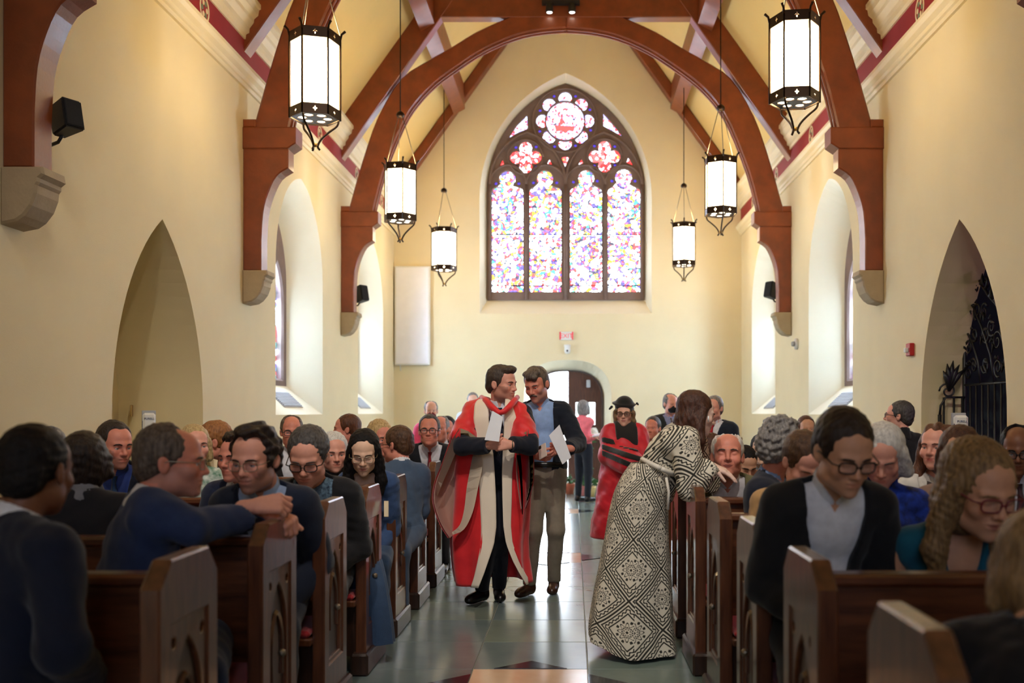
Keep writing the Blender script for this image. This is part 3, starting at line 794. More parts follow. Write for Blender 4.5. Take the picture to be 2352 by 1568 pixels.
# ------------------------------------------------------------------ people materials
SKIN = bpy.data.materials.new('skin'); SKIN.use_nodes = True
_nt = SKIN.node_tree; _b = _nt.nodes['Principled BSDF']; _at = _nt.nodes.new('ShaderNodeAttribute'); _at.attribute_name = 'Col'
_nz = _nt.nodes.new('ShaderNodeTexNoise'); _nz.inputs['Scale'].default_value = 45; _mr = _nt.nodes.new('ShaderNodeMapRange'); _mr.inputs['To Min'].default_value = .88; _mr.inputs['To Max'].default_value = 1.08
_tc = _nt.nodes.new('ShaderNodeTexCoord'); _nt.links.new(_tc.outputs['Object'], _nz.inputs['Vector']); _nt.links.new(_nz.outputs['Fac'], _mr.inputs['Value'])
_mx = _nt.nodes.new('ShaderNodeMix'); _mx.data_type = 'RGBA'; _mx.blend_type = 'MULTIPLY'; _mx.inputs['Factor'].default_value = 1
_nt.links.new(_at.outputs['Color'], _mx.inputs['A']); _nt.links.new(_mr.outputs['Result'], _mx.inputs['B']); _nt.links.new(_mx.outputs['Result'], _b.inputs['Base Color'])
_b.inputs['Roughness'].default_value = 0.5; _b.inputs['Specular IOR Level'].default_value = 0.35
EYE = bpy.data.materials.new('eye'); EYE.use_nodes = True
_nt = EYE.node_tree; _at = _nt.nodes.new('ShaderNodeAttribute'); _at.attribute_name = 'Col'; _nt.links.new(_at.outputs['Color'], _nt.nodes['Principled BSDF'].inputs['Base Color']); _nt.nodes['Principled BSDF'].inputs['Roughness'].default_value = .15
def hairmat(name, c, c2):
    return mat('hair_' + name, c, 0.6 if sum(c) < 120 else .48, 0.3, 30, 0.6, 55, stretch=(3, 3, .5), col2=c2, spec=0.2 if sum(c) < 120 else .35)
HAIR = {n: hairmat(n, a, b) for n, a, b in (
    ('black', (26, 22, 22), (14, 12, 12)), ('darkbrown', (52, 38, 30), (28, 20, 16)), ('ashbrown', (80, 66, 56), (48, 40, 34)), ('brown', (92, 62, 40), (58, 38, 24)), ('chestnut', (84, 48, 32), (48, 26, 18)),
    ('auburn', (104, 62, 38), (66, 38, 24)), ('redblond', (170, 112, 62), (120, 76, 42)), ('blond', (206, 180, 128), (150, 120, 74)), ('darkblond', (150, 120, 80), (88, 66, 42)),
    ('grey', (150, 146, 142), (92, 88, 86)), ('greybrown', (112, 98, 86), (62, 52, 46)), ('white', (226, 222, 214), (180, 176, 170)), ('darkgrey', (84, 80, 78), (48, 44, 42)))}
_cl = {}
def cloth(c, c2=None, rough=.85, sc=22, bump=.25):
    key = (tuple(c), tuple(c2) if c2 else None, rough, sc)
    if key not in _cl:
        _cl[key] = mat('cloth_%d_%d_%d_%d' % (*c, len(_cl)), c, rough, .18, sc, bump, 260, spec=.25, sheen=.15, col2=c2)
    return _cl[key]
FRAME = mat('spectacle_frame', (18, 16, 16), .3, .1, 8); WIRE = mat('spectacle_wire', (170, 160, 140), .3, .1, 8, metal=.9)
LENSM = bpy.data.materials.new('spectacle_lens'); LENSM.use_nodes = True
_b = LENSM.node_tree.nodes['Principled BSDF']; _b.inputs['Alpha'].default_value = .05; _b.inputs['Roughness'].default_value = .05; _b.inputs['Base Color'].default_value = (.6, .7, .75, 1)
TINT = bpy.data.materials.new('tinted_lens'); TINT.use_nodes = True
_b = TINT.node_tree.nodes['Principled BSDF']; _b.inputs['Alpha'].default_value = .5; _b.inputs['Roughness'].default_value = .1; _b.inputs['Base Color'].default_value = (.10, .05, .03, 1)
SHOE_K = mat('black_leather', (20, 18, 18), .28, .1, 8, .05, 60); SHOE_B = mat('brown_leather', (64, 38, 28), .3, .25, 8, .08, 60)

TONES = {'fair': (226, 176, 152), 'pink': (224, 160, 138), 'ruddy': (214, 138, 116), 'tan': (200, 150, 120), 'brown': (122, 78, 54), 'dark': (84, 54, 40), 'pale': (236, 200, 182), 'light': (228, 186, 158)}

def head_field(F, H, Rh, s, sex, eyes, smile=0.0, ears=True, jaw=1.0):
    def P(x, y, z): return H + Rh @ (np.array((x, y, z), float) * s)
    def E(c, r, k=.018, op='u', Rl=None): F.ell(P(*c), np.array(r) * s, k * s, op, Rh if Rl is None else Rh @ Rl)
    def C(a, b, ra, rb, k=.015, op='u'): F.cone(P(*a), P(*b), ra * s, rb * s, k * s, op)
    j = jaw * (1.0 if sex == 'm' else .90)
    E((0, .022, .035), (.077, .097, .088), .02)
    E((0, -.035, .045), (.064, .060, .060), .03)
    E((0, -.030, -.025), (.062 * j, .066, .086), .03)
    E((0, -.042, -.078), (.046 * j, .050, .036), .03)
    E((0, -.083, -.100), (.022 * j, .020, .017), .025)
    for q in (-1, 1):
        E((q * .048 * j, -.012, -.068), (.018, .03, .026), .03)
        E((q * .041, -.066, -.024), (.024, .026, .024), .025)
        if smile: E((q * .040, -.080, -.034), (.019, .016, .015), .02)
        C((q * .006, -.094, .022), (q * .046, -.080, .024), .011, .008, .016)
    if eyes is not None:
        for q in (-1, 1):
            E((q * .032, -.106, .003), (.018, .018, .011), .012, 's')
            if eyes == 'open': E((q * .032, -.083, .0085), (.0165, .0125, .0075), .006); E((q * .032, -.082, -.0095), (.015, .011, .005), .006)
            elif eyes == 'down': E((q * .032, -.082, .003), (.0165, .0135, .0115), .005)
    C((0, -.090, .018), (0, -.1175, -.027), .0075, .0115, .014)
    for q in (-1, 1): E((q * .0115, -.104, -.032), (.0085, .010, .008), .008)
    E((0, -.082, -.060), (.029, .022, .022), .02)
    E((0, -.1005, -.0555), (.022, .0075, .0048), .006); E((0, -.0985, -.0685), (.019, .0075, .0058), .006)
    zc = .006 * smile
    C((0, -.112, -.0618), (-.023, -.098, -.0618 + zc), .0022, .0018, .004, 's'); C((0, -.112, -.0618), (.023, -.098, -.0618 + zc), .0022, .0018, .004, 's')
    if ears:
        for q in (-1, 1):
            Rl = rot(q * -22, -12, 0)
            E((q * .080, .014, -.006), (.0095, .019, .031), .01, 'u', Rl); E((q * .091, .008, -.003), (.0075, .010, .016), .006, 's', Rl)

def skin_colour(V, H, Rh, s, tone, beard, sex, lips=None, smile=0):
    """albedo per vertex: lips, cheeks and stubble"""
    c = np.array(srgb(TONES[tone])); L = ((V - H) @ Rh) / s
    C = np.tile(c, (len(V), 1)); x, y, z = L[:, 0], L[:, 1], L[:, 2]
    def mixin(w, col): C[:] = C * (1 - w[:, None]) + np.array(col) * w[:, None]
    face = (y < -.02) & (np.abs(z) < .13)
    bl = np.exp(-(((np.abs(x) - .042) / .025) ** 2 + ((z + .03) / .025) ** 2)) * face * .35
    mixin(bl, c * np.array([1.05, .72, .68]))
    mixin(np.exp(-((x / .012) ** 2 + ((z + .03) / .014) ** 2)) * face * .3, c * np.array([1.05, .75, .7]))
    lip = np.exp(-((x / .020) ** 4 + ((z + .062) / .0105) ** 4)) * (y < -.085)
    mixin(lip * (.75 if sex == 'f' else .5), lips if lips else c * np.array([.85, .48, .45]))
    if smile > 1.2:
        mixin(np.clip(1.4 - ((x / .027) ** 2 + ((z + .064 - x * x * 12) / .0085) ** 2), 0, 1) * (y < -.08), c * np.array([.25, .12, .11]))
        mixin(np.exp(-(((np.abs(x) - .036 - (z + .05) * -.35) / .0035) ** 2)) * (z > -.075) * (z < -.028) * face * .45, c * np.array([.6, .42, .38]))  # shade of the open mouth and smile creases painted into the skin colour
    eye = np.exp(-(((np.abs(x) - .032) / .02) ** 2 + ((z - .004) / .014) ** 2)) * face
    mixin(eye * .30, c * np.array([.72, .55, .5]))
    if beard:
        col, am = beard
        w = np.clip((-.040 - z) / .012, 0, 1) * np.clip((y + .16 - .0) / .05, 0, 1) * (y < .03) * (z > -.135)
        w2 = np.clip(1 - ((np.abs(x) - .062) / .02) ** 2, 0, 1) * (z < -.01) * (z > -.07) * (np.abs(x) > .05)
        w = np.clip(np.maximum(w, w2), 0, 1) * (1 - .8 * lip) * am
        mixin(w, srgb(col))
    return C

def hair_field(F, H, Rh, s, style, seed, vol=1.0):
    def P(x, y, z): return H + Rh @ (np.array((x, y, z), float) * s)
    def E(c, r, k=.015, op='u'): F.ell(P(*c), np.array(r) * s, k * s, op, Rh)
    def C(a, b, ra, rb, k=.02, op='u'): F.cone(P(*a), P(*b), ra * s, rb * s, k * s, op)
    def loc(X, Y, Z):
        dx, dy, dz = X - H[0], Y - H[1], Z - H[2]
        return tuple((Rh[0, i] * dx + Rh[1, i] * dy + Rh[2, i] * dz) / s for i in range(3))
    def plane(y0, z0, y1, z1):
        """keep what lies behind/above the hairline from (y0,z0) at the forehead to (y1,z1) at the sideburn"""
        ty, tz = y1 - y0, z1 - z0; n = math.hypot(ty, tz); ny, nz = -tz / n, ty / n
        if ny < 0: ny, nz = -ny, -nz
        def f(X, Y, Z):
            x, y, z = loc(X, Y, Z); return -((y - y0) * ny + (z - z0) * nz - 8.0 * x * x * 0 + .0) * s
        F.func(f, 'i')
    e = .010 * vol
    if style in ('short', 'receding', 'balding', 'quiff', 'curly', 'crop', 'wavy_short', 'curlyfull', 'balding_side'):
        if style == 'crop': e = .006
        E((0, .024, .043), (.078 + e, .098 + e, .086 + e * 1.3))
        E((0, .075, -.02), (.062 + e, .05, .06), .03)
        if style == 'curly':
            for q in (-1, 1): E((q * .075, .01, .03), (.024, .05, .045), .02)
            E((0, .0, .115), (.07, .075, .03), .02)
        if style == 'curlyfull':
            for q in (-1, 1): E((q * .078, .02, .02), (.028, .06, .065), .02)
            E((0, .09, .0), (.075, .05, .08), .03); E((0, .01, .115), (.075, .085, .03), .02)
        if style == 'wavy_short': E((0, -.05, .105), (.068, .05, .030), .025); E((0.02, -.085, .082), (.05, .025, .025), .02)
        if style == 'quiff': E((0.0, -.055, .108), (.058, .04, .026), .025); E((.03, -.04, .112), (.04, .05, .024), .02)
        if style in ('receding', 'curly'):
            for q in (-1, 1): E((q * .045, -.085, .085), (.034, .05, .045), .01, 's')
            plane(-.085 if style == 'receding' else -.066, .082, -.018, -.035)
        elif style == 'balding_side':
            E((0, -.07, .115), (.058, .080, .06), .012, 's'); plane(-.098, .072, -.018, -.035)
        elif style == 'balding':
            E((0, -.05, .125), (.066, .115, .075), .012, 's'); plane(-.10, .06, -.012, -.03)
        else: plane(-.098, .066, -.022, -.038)
        F.func(lambda X, Y, Z: (lambda l: (-.085 - l[2]) * s + 0 * l[0])(loc(X, Y, Z)), 'i')
        for q in (-1, 1): E((q * .092, .010, -.012), (.024, .022, .034), .008, 's')
    elif style in ('bob', 'long', 'longblond', 'wavy', 'tied', 'cap', 'bobshort', 'wavyshort', 'longstraight'):
        E((0, .026, .043), (.082 + e, .102 + e, .088 + e))
        if style == 'tied':
            E((0, .07, -.02), (.062, .05, .05), .03); plane(-.098, .070, -.022, -.02)
            for q in (-1, 1): E((q * .092, .008, -.012), (.022, .020, .034), .008, 's')
        else:
            low = {'bob': -.07, 'cap': -.05, 'bobshort': -.045, 'wavyshort': -.065}.get(style, -.10)
            E((0, .035, (low - .02) * .4), (.092 * vol, .088, .10), .03)
            for q in (-1, 1):
                C((q * .078, -.008, .02), (q * (.086 * vol), .0, low), .026 * vol, .028 * vol)
                if style in ('long', 'longblond', 'wavy', 'longstraight'):
                    C((q * .083, .005, -.05), (q * .098 * vol, -.02, -.17), .032, .034); C((q * .098 * vol, -.02, -.17), (q * .095, -.045, -.245), .034, .020)
                    C((0, .075, -.06), (q * .05, .085, -.20), .05, .035)
            E((0, -.100, -.037), (.060, .085, .093), .012, 's')
            plane(-.125, .064 if style == 'longstraight' else .084, -.072, -.5) if style != 'bob' else plane(-.125, .07, -.07, -.5)
    if style in ('curly', 'curlyfull'): F.noise(.0055 * s, 150, seed, 7)
    elif style in ('wavy', 'wavyshort'): F.noise(.0050 * s, 95, seed, 6)
    elif style == 'wavy_short': F.noise(.004 * s, 80, seed, 6)
    else: F.noise(.0016 * s, 190, seed, 6)

def hand_mesh(wr, d, n, side, s=1.0, curl=(35, 40, 30), spread=6, thumb=30, h=.0045, tone='fair'):
    """hand from wrist point: d = towards knuckles, n = out of the back of the hand; side +1 puts the thumb on d x n"""
    wr = np.array(wr, float); d = np.array(d, float); d /= np.linalg.norm(d); n = np.array(n, float); n -= d * (n @ d); n /= np.linalg.norm(n)
    t = np.cross(d, n) * side
    ch = []
    for i, (ln, off) in enumerate(((.071, .030), (.079, .010), (.073, -.010), (.057, -.029))):
        base = wr + (d * (.088 - .004 * abs(i - 1)) + t * off) * s
        a = R((1.5 - i) * spread); dd = d * math.cos(a) + t * math.sin(a); p = base; ang = 0; pts = [wr + (d * .03 + t * off * .7) * s, p]
        c_ = curl[i] if isinstance(curl[0], (list, tuple)) else curl
        for j, fr in enumerate((.45, .31, .24)):
            ang += R(c_[j]); v = dd * math.cos(ang) - n * math.sin(ang); p = p + v * ln * fr * 1.15 * s; pts.append(p)
        ch.append((pts, (.0125, .0105, .0095, .0088, .0072)))
    v1 = d * math.cos(R(thumb + 15)) + t * math.sin(R(thumb + 15)) - n * .35; v1 /= np.linalg.norm(v1)
    v2 = d * math.cos(R(thumb * .5)) + t * math.sin(R(thumb * .5)) - n * .55; v2 /= np.linalg.norm(v2)
    b = wr + (d * .022 + t * .020) * s; q1 = b + v1 * .045 * s; q2 = q1 + v2 * .033 * s; q3 = q2 + (v2 + d * .2) / 1.1 * .024 * s
    ch.append(([b, q1, q2, q3], (.016, .0125, .0105, .0085)))
    allp = np.array([p for c in ch for p in c[0]] + [wr - d * .08 * s])
    lo, hi = allp.min(0) - .03, allp.max(0) + .03
    F = Field(*[axis(lo[i], hi[i], h) for i in range(3)])
    F.cone(wr - d * .04 * s, wr, .028 * s, .027 * s, .01, 'u', (n, .8))
    for i in range(4):
        o = (.030, .010, -.010, -.029)[i]
        F.cone(wr + (d * .012 + t * o * .55) * s, wr + (d * .082 + t * o) * s, .0165 * s, .0135 * s, .012)
    for pts, rr in ch:
        for j in range(len(pts) - 1): F.cone(pts[j], pts[j + 1], rr[j] * s, rr[j + 1] * s, .0035)
    V, Q = F.mesh()
    c = np.array(srgb(TONES[tone])); C = np.tile(c, (len(V), 1))
    for pts, rr in ch:
        for p in pts[1:-1]:
            w = np.exp(-((V - p) ** 2).sum(1) / (.008 * s) ** 2) * .25; C = C * (1 - w[:, None]) + c * np.array([1, .7, .66]) * w[:, None]
        w = np.exp(-((V - (pts[-1] + n * .006 * s)) ** 2).sum(1) / (.0055 * s) ** 2) * .5; C = C * (1 - w[:, None]) + np.minimum(c * np.array([1.1, .95, .92]), 1) * w[:, None]
    return V, Q, C

def torso_field(F, T0, Rt, off, w=1.0, belly=0.0, bust=0.0, arms=None, ra=(.058, .046, .036), k=.04, L=1.0):
    def P(x, y, z): return T0 + Rt @ np.array((x * w, y, z * L), float)
    def E(c, r, k_=k): F.ell(P(*c), np.array((r[0] * w, r[1], r[2])) + off, k_, 'u', Rt)
    E((0, .0, .04), (.165, .115, .12)); E((0, 0, .19), (.142, .105, .17)); E((0, .005, .35), (.160, .110, .16))
    if belly: E((0, -.05 - .04 * belly, .17), (.13, .08, .13))
    if bust:
        for q in (-1, 1): E((q * .07, -.085, .33), (.062, .055 * bust, .06), .03)
    F.cone(P(-.145, .012, .435), P(.145, .012, .435), .058 + off, .058 + off, k)
    for q in (-1, 1): F.cone(P(q * .02, .028, .50), P(q * .15, .012, .45), .045 + off, .050 + off, k)
    if arms is not None:
        for S, E_, W in arms:
            F.cone(S, E_, ra[0] + off, ra[1] + off, .03); F.cone(E_, W, ra[1] + off, ra[2] + off, .025)

def bounds(pts, m): p = np.array(pts); return p.min(0) - m, p.max(0) + m

def glasses(root, H, Rh, s, style, org):
    col = {'black': FRAME, 'wire': WIRE, 'red': mat('spectacle_red', (120, 40, 50), .3), 'sun': FRAME}.get(style, FRAME)
    def P(x, y, z): return Vector(H + Rh @ (np.array((x, y, z)) * s) - org)
    bm = bmesh.new(); r = .0016 if style == 'wire' else .0026
    wv, hv = (.0265, .0185)
    for q in (-1, 1):
        ring = []
        for i in range(17):
            a = 2 * PI * i / 16; cx_, sz = math.cos(a), math.sin(a)
            ring.append(P(q * .0335 + wv * math.copysign(abs(cx_) ** .6, cx_), -.113 + .012 * (abs(q * .033 + wv * cx_) / .06) ** 2, .001 + hv * math.copysign(abs(sz) ** .6, sz)))
        add_tube(bm, ring, r * s, 6, False)
        add_tube(bm, [P(q * .056, -.103, .006), P(q * .078, -.09, .008), P(q * .085, .0, .008), P(q * .083, .02, -.002)], r * s, 5)
    add_tube(bm, [P(-.011, -.114, .004), P(0, -.117, .007), P(.011, -.114, .004)], r * s, 5)
    o = link('glasses', mesh_of(bm), col, root, True)
    for q in (-1, 1):
        bm = bmesh.new()
        vs = [bm.verts.new(P(q * .033 + wv * .95 * math.cos(2 * PI * i / 14), -.112, .001 + hv * .95 * math.sin(2 * PI * i / 14))) for i in range(14)]; bm.faces.new(vs)
        link('lens', mesh_of(bm), LENSM if style != 'sun' else TINT, o)

def eye_meshes(root, H, Rh, s, org, iris=(70, 50, 38), gaze=(0, 0)):
    for q in (-1, 1):
        bm = bmesh.new(); bmesh.ops.create_uvsphere(bm, u_segments=14, v_segments=10, radius=.0125 * s); me = mesh_of(bm)
        a = me.color_attributes.new('Col', 'FLOAT_COLOR', 'POINT'); g = Vector((gaze[0], -1, gaze[1])).normalized()
        Rm = Matrix(Rh.tolist())
        for i, v in enumerate(me.vertices):
            d = v.co.normalized().dot(g); c = (.01, .01, .01) if d > .965 else (srgb(iris) if d > .87 else (.72, .68, .66)); a.data[i].color = (*c, 1)
        me.transform(Rm.to_4x4()); c = H + Rh @ (np.array((q * .032, -.0815, .002)) * s) - org
        o = link('eye', me, EYE, root, True); o.location = c

def brows(root, H, Rh, s, m, org, th=1.0, lift=0.0):
    def P(x, y, z): return Vector(H + Rh @ (np.array((x, y, z)) * s) - org)
    for q in (-1, 1):
        tube('eyebrow', [P(q * .013, -.1035, .021 + lift), P(q * .027, -.1025, .0255 + lift), P(q * .042, -.094, .024 + lift), P(q * .051, -.084, .018 + lift)], [.003 * s * th, .0042 * s * th, .0036 * s * th, .0018 * s], m, root, 6)

CAMV = np.array((0, 0, CAMH)); DBG = False
def person(label, head, Y=None, yaw=0, pitch=0, roll=0, byaw=None, lean=8, blean=0, size=1.06, sex='m', tone='fair', hair=('short', 'brown'), eyes='open', beard=None, moustache=None,
           specs=None, top='suit', colour=(30, 34, 44), shirt=(225, 228, 232), tie=None, trousers=None, pose='lap', arms=None, stand=False, w=1.0, belly=0.3, smile=0.0, jaw=1.0,
           detail=1, hands=None, lips=None, vol=1.0, head_fwd=0.03, mask=None, name='person', group='seated congregation', shoes=SHOE_K, pants=True, extra=None, top2=None, torso_len=1.0, sleeves=True, legs=None, vneck=None, jhem=-.13, feet=None, row=None):
    H = np.array(at(*head, Y)) if Y is not None else np.array(head, float)
    byaw = yaw * .4 if byaw is None else byaw
    s = size; Rh = rot(yaw, pitch, roll); Rt = rot(byaw, lean, blean); seed = int(abs(H[0] * 1000 + H[1] * 77)) % 9999
    # head origin -> neck base -> pelvis
    nb = H + Rh @ np.array((0, .030, -.085)) * s * .55 + Rt @ np.array((0, .030, -.10)) * s - Rt @ np.array((0, -head_fwd, 0)) * .0
    if not stand and abs(byaw) < 60 and arms is None:
        for it in range(4):      # sit back onto the pew seat behind the head, the figure growing or shrinking with its distance
            nb = H + Rh @ np.array((0, .030, -.085)) * s * .55 + Rt @ np.array((0, .030, -.10)) * s
            i_ = math.ceil((nb[1] - .10 - PY0 - .20) / PS) if row is None else row
            dy = PY0 + PS * i_ + .20 - nb[1]
            if it < 3:
                if dy > .70 and row is None: row = i_ - 1; dy -= PS
                t_ = max(.06, min(.29, dy)); f_ = (H[1] + (dy - t_)) / H[1]; H = CAMV + (H - CAMV) * f_; s *= f_
            else: lean2 = math.degrees(math.asin(max(-.12, min(.50, (dy - .02) / .54)))); Rt = rot(byaw, lean2, blean)
        nb = H + Rh @ np.array((0, .030, -.085)) * s * .55 + Rt @ np.array((0, .030, -.10)) * s
        torso_len *= max(.98, min(1.12, (nb[2] - .575) / (.515 * math.cos(R(lean2))))); w *= s / 1.06
        if DBG: print('SEAT %-60s row %d dy %.2f lean %.0f z %.2f s %.2f' % (label[:60], i_, dy, lean2, (nb - Rt @ np.array((0, .025, .515 * torso_len)))[2], s))
    T0 = nb - Rt @ np.array((0, .025, .515)) * torso_len
    hw_ = w * (1.0 if sex == 'm' else .88)
    root = empty(name, (T0[0], T0[1], 0), label=label, cat='person', group=group)
    org = np.array((T0[0], T0[1], 0))
    hf = {2: .0042, 1: .0055, 0: .0085}[detail]; hc = .030
    S_ = [T0 + Rt @ np.array((q * .178 * hw_, .012, .435 * torso_len)) for q in (-1, 1)]
    if arms is None:
        loc_ = {'lap': ((.235, -.03, .19), (.10, -.26, .09)), 'read': ((.225, -.09, .20), (.085, -.30, .20)), 'tuck': ((.19, -.06, .18), (.08, -.22, .12)), 'side': ((.225, .03, .15), (.23, -.05, -.10)), 'cross': ((.23, -.08, .17), (.02, -.22, .17))}[pose]
        arms = []
        for q, Sx in zip((-1, 1), S_):
            arms.append((Sx, T0 + Rt @ np.array((q * loc_[0][0] * hw_, loc_[0][1], loc_[0][2])), T0 + Rt @ np.array((q * loc_[1][0], loc_[1][1], loc_[1][2]))))
    else: arms = [(np.array(a[0], float) if a[0] is not None else Sx, np.array(a[1], float), np.array(a[2], float)) for a, Sx in zip(arms, S_)]
    # legs
    hips = [T0 + rot(byaw) @ np.array((q * .095 * hw_, 0, .02)) for q in (-1, 1)]
    if legs is None:
        legs = []
        for q, h_ in zip((-1, 1), hips):
            if stand: kn = h_ + rot(byaw) @ np.array((q * .01, -.02, 0)); kn[2] = h_[2] * .54; an = kn + rot(byaw) @ np.array((q * .01, .03, 0)); an[2] = .09
            else: fy = rot(0 if abs(byaw) > 60 else byaw * .5); kn = h_ + fy @ np.array((q * .04, -.40, 0)); kn[2] = .50; an = kn + fy @ np.array((0, .03, 0)); an[2] = .09
            legs.append((h_, kn, an))
    # ---- body: one continuous skin surface
    allp = [H + Rh @ np.array(p) * s for p in ((.11, 0, 0), (-.11, 0, 0), (0, -.15, 0), (0, .14, 0), (0, 0, .15), (0, 0, -.14))]
    flo, fhi = bounds(allp, .0)
    pts = allp + [nb, T0] + [p for a in arms for p in a] + [p for l in legs for p in l]
    lo, hi = bounds(pts, .14)
    lo[2] = max(lo[2], .02)
    flo[2] -= .06
    F = Field(*[axis(lo[i], hi[i], hc, [(flo[i], fhi[i])], hf) for i in range(3)])
    torso_field(F, T0, Rt, -.012, hw_, 0, 0, arms, (.048, .038, .03), L=torso_len)
    for h_, kn, an in legs: F.cone(h_, kn, .075, .055, .03); F.cone(kn, an, .052, .036, .02)
    nk = .054 if sex == 'm' else .046
    F.cone(H + Rh @ np.array((0, .028, -.055)) * s, nb + Rt @ np.array((0, .0, -.03)), nk * s, (nk + .006) * s, .03)
    head_field(F, H, Rh, s, sex, eyes, smile, hair[0] not in ('bob', 'long', 'longblond', 'wavy', 'cap', 'bobshort', 'wavyshort', 'longstraight'), jaw)
    V, Q = F.mesh()
    parts = [(V, Q, skin_colour(V, H, Rh, s, tone, beard, sex, lips, smile))]
    for hd in (hands or []): parts.append(hand_mesh(*hd[0], **{'tone': tone, **hd[1]}))
    body = link('body', to_mesh(parts, org), SKIN, root)
    if eyes == 'open': eye_meshes(root, H, Rh, s, org)
    # ---- hair
    if hair and hair[0] != 'none':
        lo, hi = bounds(allp, .05 if hair[0] in ('short', 'receding', 'balding', 'crop', 'quiff', 'tied', 'curly', 'wavy_short', 'curlyfull', 'balding_side') else .07)
        if hair[0] in ('long', 'longblond', 'wavy', 'longstraight'):
            q = [H + Rh @ np.array(p) * s for p in ((.13, 0, -.27), (-.13, 0, -.27), (0, .13, -.25), (0, -.1, -.27))]; l2, h2 = bounds(q, .02); lo = np.minimum(lo, l2); hi = np.maximum(hi, h2)
        hh = hf * 1.15
        F = Field(*[axis(lo[i], hi[i], hh) for i in range(3)])
        hair_field(F, H, Rh, s, hair[0], seed, vol)
        V, Q = F.mesh()
        if len(V): link('hair', to_mesh([(V, Q, None)], org), HAIR[hair[1]], root)
    hm = HAIR[hair[1]] if hair else HAIR['greybrown']
    if detail >= 1 and abs((yaw + 180) % 360 - 180) < 130: brows(root, H, Rh, s, hm if hair[1] not in ('white', 'blond') else HAIR['greybrown'], org, 1.0 if sex == 'm' else .75)
    if moustache:
        def Pm(x, y, z): return Vector(H + Rh @ (np.array((x, y, z)) * s) - org)
        tube('moustache', [Pm(-.030, -.094, -.060), Pm(-.016, -.1065, -.050), Pm(0, -.110, -.047), Pm(.016, -.1065, -.050), Pm(.030, -.094, -.060)], [.003 * s, .0075 * s, .0065 * s, .0075 * s, .003 * s], HAIR[moustache], root, 7)
    if specs: glasses(root, H, Rh, s, specs, org)
    if mask:
        F = Field(*[axis(flo[i] - .02, fhi[i] + .02, hf) for i in range(3)])
        def Pk(x, y, z): return H + Rh @ (np.array((x, y, z)) * s)
        F.ell(Pk(0, -.055, -.060), np.array((.064, .066, .052)) * s, .01, 'u', Rh); F.ell(Pk(0, -.09, -.045), np.array((.03, .037, .035)) * s, .03, 'u', Rh)
        F.func(lambda X, Y_, Z: ((Rh[0, 1] * (X - H[0]) + Rh[1, 1] * (Y_ - H[1]) + Rh[2, 1] * (Z - H[2])) + .03 * s), 'i')
        V, Q = F.mesh(); link('face_mask', to_mesh([(V, Q, None)], org), cloth(mask), root)
    # ---- clothes
    Ti = Rt
    def tl(X, Y_, Z):
        dx, dy, dz = X - T0[0], Y_ - T0[1], Z - T0[2]
        return tuple(Ti[0, i] * dx + Ti[1, i] * dy + Ti[2, i] * dz for i in range(3))
    ch = {2: .010, 1: .013, 0: .018}[detail]
    tp = [nb] + [p for a in arms for p in a] + [T0 + Rt @ np.array((q * .2, y_, z_)) for q in (-1, 1) for y_ in (-.17, .15) for z_ in (-.1, .52)]
    lo, hi = bounds(tp, .07)
    def garment(nm, off, m, vcut=None, bust=0.0, hem=-.10, neck=.055, lapel=0.0, noise=.0035, ra=(.058, .048, .038), sl=True, wide=0.0, collar_cut=.50):
        F = Field(*[axis(lo[i], hi[i], ch) for i in range(3)])
        torso_field(F, T0, Rt, off, hw_, belly, bust, arms if sl else None, ra, L=torso_len)
        if lapel:
            F2 = Field(*F.ax); torso_field(F2, T0, Rt, off + .008, hw_, belly, bust, None, L=torso_len)
            zv, sp = vcut
            def lap(X, Y_, Z):
                x, y, z = tl(X, Y_, Z); wv = np.clip((z - zv) * sp, 0, .2); t = np.clip((z - zv) / .3, 0, 1)
                return np.maximum(np.maximum(np.abs(x) - (wv + lapel * t), y), z - .485 * torso_len)
            F2.func(lap, 'i'); F.D = np.minimum(F.D, F2.D)
        F.noise(noise, 42, seed, 5); F.noise(noise * .5, 95, seed + 1, 5)
        if vcut:
            zv, sp = vcut
            def vc(X, Y_, Z):
                x, y, z = tl(X, Y_, Z); return np.maximum((np.abs(x) - np.clip((z - zv) * sp, -.1, .11)) * .9, y - .03)
            F.func(vc, 's')
        # neck opening
        F.cone(nb + Rt @ np.array((0, .0, -.02)), nb + Rt @ np.array((0, -.01, .2)), neck, neck + .015, .008, 's')
        F.func(lambda X, Y_, Z: (lambda l: (hem - l[2]) + 0 * l[0])(tl(X, Y_, Z)), 'i')
        for Sx, E_, W_ in arms:      # cuff end
            if sl:
                dv = (W_ - E_) / (np.linalg.norm(W_ - E_) + 1e-6); c_ = W_ + dv * .004
                F.func(lambda X, Y_, Z: np.minimum(((X - c_[0]) * dv[0] + (Y_ - c_[1]) * dv[1] + (Z - c_[2]) * dv[2]), .075 - np.sqrt((X - c_[0]) ** 2 + (Y_ - c_[1]) ** 2 + (Z - c_[2]) ** 2)), 'i')
        V, Q = F.mesh()
        return link(nm, to_mesh([(V, Q, None)], org), m, root)
    def collar(m, r=.062, h=.045, gap=.5):
        F = Field(*[axis(a, b, ch * .6) for a, b in zip(*bounds([nb], .13))])
        up = (H + Rh @ np.array((0, .028, -.055)) * s) - nb; up /= np.linalg.norm(up)
        F.cone(nb - up * .03, nb + up * h, (r + .010) * s, r * s, .0); F.cone(nb - up * .08, nb + up * (h + .1), (r - .006) * s, (r - .009) * s, .003, 's')
        F.func(lambda X, Y_, Z: np.maximum(((X - nb[0]) * up[0] + (Y_ - nb[1]) * up[1] + (Z - nb[2]) * up[2]) - h, 0 * Z - 1), 'i')
